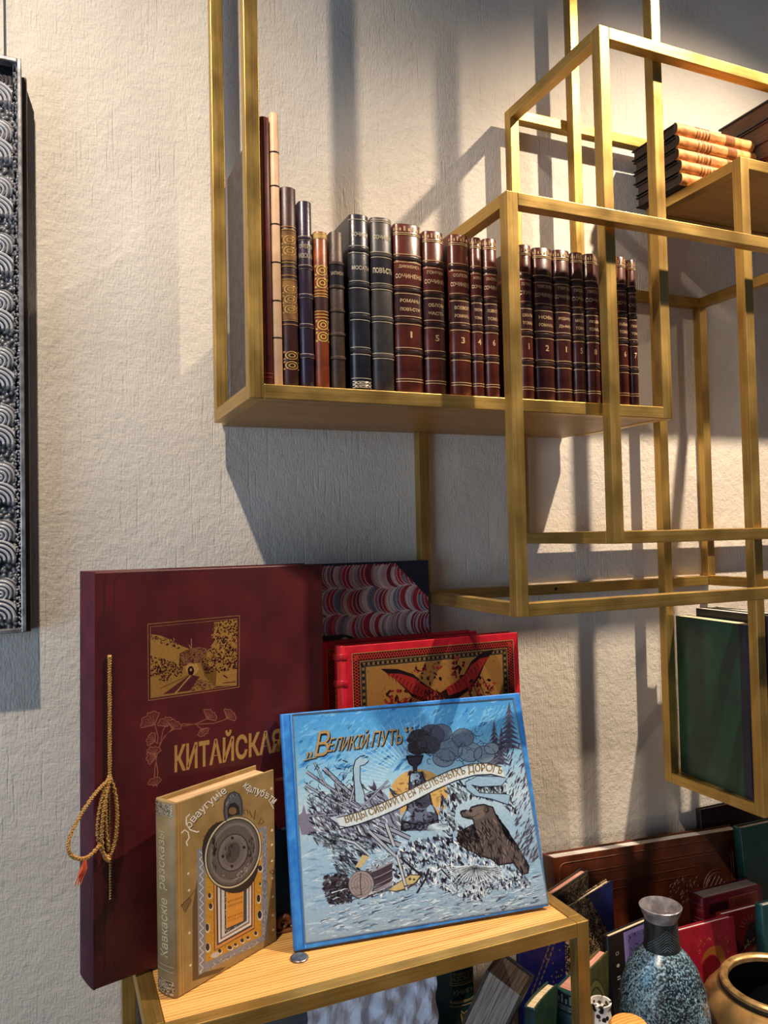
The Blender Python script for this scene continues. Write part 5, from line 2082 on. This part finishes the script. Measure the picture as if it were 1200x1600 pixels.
# crumpled packing paper and slate board under the stand
pap = thing('packing_paper', 'heap of crumpled white packing paper under the stand', 'paper')
rnd = random.Random(6)
m = MB()
nx, nz = 70, 84
cre = [(rnd.uniform(0, math.pi), rnd.uniform(3, 11), rnd.uniform(0, 1), rnd.uniform(.5, 1)) for k in range(13)]


def crumple(u, v):
    h = 0
    for an, fr, ph, wt in cre:
        wob = .35 * math.sin(5 * u * math.cos(an + 1) + 6 * v * math.sin(an + 1) + ph * 9)
        d = (u * math.cos(an) + v * math.sin(an)) * fr + ph + wob
        t = abs((d % 1) - .5) * 2
        h += wt * .060 / fr * t * (.4 + .6 * abs(math.sin(3.1 * (u * math.sin(an) - v * math.cos(an)) + ph * 6)))
    return h


vs, fs = [], []
for j in range(nz + 1):
    for i in range(nx + 1):
        u, v = i / nx, j / nz
        h = crumple(u, v)
        x = u * .206 + .006 * math.sin(v * 9) * (1 - u)
        z = v * .262
        y = .045 + .020 * v * v - h * .62
        vs.append((x, y, z))
for j in range(nz):
    for i in range(nx):
        p0 = j * (nx + 1) + i
        fs.append((p0, p0 + 1, p0 + nx + 2, p0 + nx + 1))
m.mesh(vs, fs)
M_PAP = mat('white_paper', (232, 238, 252), (224, 232, 248), .5, 0, (30, 30, 30))
sh = m.build('crumpled_sheet', M_PAP, pap)
sd = sh.modifiers.new('thick', 'SOLIDIFY')
sd.thickness = .0012
sd.offset = 1
pose(pap, .3150, -.3000, FZ + .001, .06)
t = thing('slate_board', 'grey slate coloured board leaning beside the packing paper', 'board')
m = MB()
m.box(0, .095, 0, .006, 0, .206)
m.build('board_face', mat('slate_grey', (112, 112, 116), (92, 92, 98), .6, 0, (30, 30, 200)), t, bevel=.0008)
pose(t, .2660, -.2220, FZ, 0, .0)

# ---- white plate rim and patterned pot in front
t = thing('white_plate', 'white plate with a dark rim standing between the tome and the bent green book', 'plate')
m = MB()
m.lathe([(.0001, .004), (.030, .004), (.050, .010), (.0525, .012), (.050, .006), (.030, .0), (.0001, .0)], 48)
o = m.build('plate_body', mat('white_glaze', (206, 208, 212), (190, 194, 200), .25, 0, (40, 40, 40)), t, smooth=True)
m = MB()
m.lathe([(.0500, .0102), (.0512, .0134), (.0545, .0140), (.0548, .0100), (.0524, .0085)], 48)
m.build('plate_rim', mat('dark_bronze', (70, 60, 48), (44, 38, 32), .4, .4, (60, 60, 60)), t, smooth=True)
t.location = (.6330, -.3180, FZ + .0555)
t.rotation_euler = (R(82), 0, R(20))

pz = thing('patterned_jar', 'small white jar with black scroll pattern at the foot of the olive book', 'jar')
M_SCROLL = make_speckle('black_scroll_glaze', (214, 210, 204), (22, 20, 22), 120.0, .16, .3, .40)
m = MB()
m.lathe([(.0001, 0), (.017, 0), (.0195, .015), (.020, .110), (.0185, .145), (.0150, .165), (.0135, .174), (.0155, .185), (.0130, .185), (.0115, .176), (.0001, .168)], 40)
m.build('jar_body', M_SCROLL, pz, smooth=True)
pz.location = (.7225, -.3680, FZ)
wd = thing('wooden_post', 'turned orange wooden post whose rounded top shows at the bottom edge before the vase', 'wooden post')
m = MB()
m.lathe([(.0001, 0), (.022, 0), (.025, .006), (.0275, .090), (.0285, .150), (.0282, .190), (.0262, .200), (.0225, .2045), (.0001, .2060)], 48)
m.build('turned_body', make_oak('orange_wood', (232, 164, 84), (196, 124, 52)), wd, smooth=True)
wd.location = (.7040, -.4500, FZ)

# ---- speckled blue-black vase
vase = thing('speckled_vase', 'tall blue black speckled bottle vase with a flared grey lip', 'vase')
m, nt, p = nodes_of('speckled_glaze')
mp = coords(nt, (310, 310, 310))
v = N(nt, 'ShaderNodeTexNoise', i_Scale=1.0, i_Detail=4.0, i_Roughness=.7)
L(nt, mp, 0, v, 'Vector')
mp2 = coords(nt, (16, 16, 9))
n2 = N(nt, 'ShaderNodeTexNoise', i_Scale=1.0, i_Detail=4.0)
L(nt, mp2, 0, n2, 'Vector')
r1 = ramp(nt, [(.44, lin((24, 26, 32))), (.50, lin((66, 84, 98))), (.58, lin((128, 166, 184))), (.70, lin((178, 200, 206)))])
ad = N(nt, 'ShaderNodeMath', operation='MULTIPLY_ADD')
ad.inputs[1].default_value = .45
L(nt, n2, 'Fac', ad, 0)
sb = N(nt, 'ShaderNodeMath', operation='SUBTRACT')
sb.inputs[1].default_value = .222
L(nt, v, 'Fac', sb, 0)
L(nt, sb, 0, ad, 2)
L(nt, ad, 0, r1, 0)
mp3 = coords(nt, (11, 11, 8))
n3 = N(nt, 'ShaderNodeTexNoise', i_Scale=1.0, i_Detail=3.0)
L(nt, mp3, 0, n3, 'Vector')
r3 = ramp(nt, [(.45, (1, 1, 1, 1)), (.6, lin((150, 205, 255)))])
L(nt, n3, 'Fac', r3, 0)
mx = N(nt, 'ShaderNodeMix', data_type='RGBA', blend_type='MULTIPLY')
mx.inputs[0].default_value = .8
nt.links.new(r1.outputs[0], mx.inputs[6])
nt.links.new(r3.outputs[0], mx.inputs[7])
nt.links.new(mx.outputs[2], p.inputs['Base Color'])
p.inputs['Roughness'].default_value = .28
M_VASE = m
m = MB()
nseg = 96
prof = [(.0001, 0), (.050, 0), (.0560, .004), (.0640, .034), (.0695, .072), (.0685, .108), (.0630, .142), (.0530, .170), (.0400, .189), (.0280, .201)]
fine = []
for (r0, z0), (r1_, z1_) in zip(prof, prof[1:]):
    for k in range(4):
        f = k / 4
        fine.append((r0 + (r1_ - r0) * f, z0 + (z1_ - z0) * f))
fine.append(prof[-1])
vs, fs = [], []
for r0, z0 in fine:
    for k in range(nseg):
        q0 = 2 * math.pi * k / nseg
        rr = r0 * (1 - .030 * max(0, math.cos(6 * q0)) ** 14 * (1 if .02 < z0 < .18 else .3))
        vs.append((rr * math.cos(q0), rr * math.sin(q0), z0))
for i in range(len(fine) - 1):
    for k in range(nseg):
        l = (k + 1) % nseg
        fs.append((i * nseg + k, i * nseg + l, (i + 1) * nseg + l, (i + 1) * nseg + k))
m.mesh(vs, fs)
m.build('vase_body', M_VASE, vase, smooth=True)
m = MB()
m.lathe([(.0284, .199), (.0270, .208), (.0256, .226), (.0250, .243), (.0244, .243), (.0238, .203), (.0001, .199)], 64)
m.build('neck', mat('ribbed_black_glaze', (38, 46, 50), (20, 22, 26), .35, 0, (120, 120, 30)), vase, smooth=True)
m = MB()
m.lathe([(.0250, .2435), (.0262, .248), (.0300, .256), (.0320, .2610), (.0323, .2630), (.0312, .2638), (.0280, .257), (.0225, .248), (.0200, .240), (.0198, .225)], 64)
m.build('lip', mat('grey_lip_glaze', (166, 160, 164), (120, 114, 118), .3, .3, (80, 80, 80)), vase, smooth=True)
m = MB()
m.lathe([(.0199, .236), (.0196, .226), (.0001, .222)], 40)
m.build('dark_mouth', mat('dark_mouth', (20, 18, 20), (12, 10, 12), .6), vase, smooth=True)
vase.location = (.8790, -.3220, FZ)
vase.scale = (1, 1, 1.022)
m = MB()
for k in range(10):                       # herringbone grooves on the neck
    for s in (-1, 1):
        q0 = -math.pi / 2 - .41
        pts = []
        for j in range(7):
            t0 = q0 + s * j * .20
            zz0 = .236 - k * .0038 - j * .0042
            if zz0 > .202:
                rr = .0252 + (.236 - zz0) / .034 * .0026
                pts.append((rr * math.cos(t0), rr * math.sin(t0), zz0))
        if len(pts) > 1:
            m.tube(pts, .00042, 4)
m.build('herringbone', mat('herringbone_glaze', (104, 122, 126), (60, 70, 74), .4, 0, (90, 90, 90)), vase)

# ---- brass bowl pot
pot = thing('ochre_pot', 'squat ochre metal pot with a wide dark mouth at the lower right', 'pot')
m = MB()
m.lathe([(.0001, 0), (.070, 0), (.100, .010), (.121, .040), (.1225, .056), (.116, .076), (.102, .090), (.092, .0945), (.0885, .094)], 72)
m.build('pot_body', mat('ochre_metal', (182, 142, 84), (112, 86, 54), .36, .55, (22, 22, 22), 7, .1, .0006, (160, 160, 160)), pot, smooth=True)
m = MB()
m.lathe([(.0885, .092), (.0915, .0955), (.0915, .0985), (.0885, .1000), (.0862, .0990), (.0858, .0960), (.0870, .0925)], 72)
m.build('dark_collar', mat('dark_collar', (40, 36, 34), (24, 22, 22), .4, .4, (60, 60, 60)), pot, smooth=True)
m = MB()
m.lathe([(.0850, .0985), (.0905, .1005), (.0905, .1050), (.0875, .1075), (.0810, .1070), (.0775, .1040), (.0770, .0985)], 72)
m.build('pot_rim', mat('bright_rim', (206, 170, 112), (150, 112, 66), .3, .6, (60, 60, 60)), pot, smooth=True)
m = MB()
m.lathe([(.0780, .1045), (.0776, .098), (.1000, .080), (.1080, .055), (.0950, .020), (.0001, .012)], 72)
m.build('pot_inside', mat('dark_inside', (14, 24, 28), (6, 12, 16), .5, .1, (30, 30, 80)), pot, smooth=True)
pot.location = (1.0830, -.3620, FZ)
pot.scale = (.985, .985, 1.15)

# ------------------------------------------------------------------ carved silver picture frame at the left
pic = thing('framed_picture', 'picture in a silver frame carved with scrolling shells, hanging at the left edge', 'picture')
PZ0, PZ1, PXR = -.1290, .7085, -.0288
M_SILV = mat('silver_leaf', (176, 174, 174), (120, 118, 120), .34, .6, (90, 90, 90), 5, .1, .0003, (500, 500, 500))
M_SILD = mat('tarnished_fillet', (112, 104, 96), (78, 70, 62), .4, .5, (60, 60, 8))
m = MB()
m.box(-.55, -.0222, -.034, -.0005, PZ0 - .002, PZ1 - .012)
m.build('back_rim', M_SILD, pic, bevel=.002)
for x0, x1, z0, z1 in ((-.0345, PXR, PZ0, PZ1), (-.55, -.0345, PZ1 - .0065, PZ1), (-.55, -.0345, PZ0, PZ0 + .0065)):
    m = MB()
    m.box(x0, x1, -.0605, -.030, z0, z1)
    m.build('fillet', M_SILV, pic, bevel=.0012)
# carved strip: a height field of shells and acanthus waves
nx, nz = 80, 1150
rx0, rx1 = -.0975, -.0345
rz0, rz1 = PZ0 + .0065, PZ1 - .0065
PER = .0835
vs, fs, hs = [], [], []
rnd = random.Random(8)
peb = [[rnd.random() for _ in range(64)] for _ in range(64)]


def pebble(x, z, c):
    best = 0
    gx, gz = x / c, z / c
    for ix in (int(gx) - 1, int(gx), int(gx) + 1):
        for iz in (int(gz) - 1, int(gz), int(gz) + 1):
            ox, oz = peb[ix % 64][iz % 64], peb[(ix * 7 + 3) % 64][(iz * 5 + 11) % 64]
            d = (gx - ix - ox) ** 2 + (gz - iz - oz) ** 2
            best = max(best, 1 - d * 2.6)
    return max(0, best)


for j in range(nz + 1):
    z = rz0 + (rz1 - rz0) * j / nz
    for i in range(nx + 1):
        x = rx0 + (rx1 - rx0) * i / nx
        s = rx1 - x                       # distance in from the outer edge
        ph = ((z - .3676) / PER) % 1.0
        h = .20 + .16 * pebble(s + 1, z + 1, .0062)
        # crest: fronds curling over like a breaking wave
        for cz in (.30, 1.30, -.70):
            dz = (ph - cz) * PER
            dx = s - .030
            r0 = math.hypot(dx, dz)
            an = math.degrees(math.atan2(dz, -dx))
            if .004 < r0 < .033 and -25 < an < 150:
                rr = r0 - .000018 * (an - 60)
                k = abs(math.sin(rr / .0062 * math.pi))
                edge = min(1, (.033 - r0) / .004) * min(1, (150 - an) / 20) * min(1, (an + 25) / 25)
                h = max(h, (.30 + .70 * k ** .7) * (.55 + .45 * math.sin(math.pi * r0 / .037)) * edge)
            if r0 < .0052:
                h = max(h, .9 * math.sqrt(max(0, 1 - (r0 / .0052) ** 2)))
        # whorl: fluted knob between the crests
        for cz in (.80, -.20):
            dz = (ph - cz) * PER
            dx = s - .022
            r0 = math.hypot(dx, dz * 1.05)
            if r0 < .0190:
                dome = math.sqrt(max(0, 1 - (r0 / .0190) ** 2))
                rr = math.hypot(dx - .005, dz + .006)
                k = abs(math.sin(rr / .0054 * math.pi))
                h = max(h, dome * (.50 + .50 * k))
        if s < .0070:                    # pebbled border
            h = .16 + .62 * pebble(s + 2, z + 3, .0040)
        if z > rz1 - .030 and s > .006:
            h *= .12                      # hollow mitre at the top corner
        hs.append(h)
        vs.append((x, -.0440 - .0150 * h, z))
for j in range(nz):
    for i in range(nx):
        p0 = j * (nx + 1) + i
        fs.append((p0, p0 + 1, p0 + nx + 2, p0 + nx + 1))
m = MB()
m.mesh(vs, fs)
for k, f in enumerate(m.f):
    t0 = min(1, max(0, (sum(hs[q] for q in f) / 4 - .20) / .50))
    m.c[k] = (.016 + .62 * t0, .015 + .61 * t0, .018 + .62 * t0, 1)      # near black in the hollows, paler silver towards the ridges
mm, nt, p = nodes_of('height_toned_silver')
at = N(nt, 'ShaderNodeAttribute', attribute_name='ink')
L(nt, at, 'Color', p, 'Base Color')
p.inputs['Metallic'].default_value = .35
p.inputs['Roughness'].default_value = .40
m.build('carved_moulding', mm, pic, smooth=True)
m = MB()
m.box(-.55, -.0975, -.050, -.034, rz0, rz1)
m.build('panel', mat('dark_panel', (34, 30, 30), (20, 18, 20), .5), pic)
m = MB()
m.tube([(-.0528, -.006, PZ1 - .02), (-.0540, -.004, 1.25)], .0011, 8)
m.build('hanging_cord', mat('dark_cord', (70, 60, 56), (44, 38, 36), .6), pic)
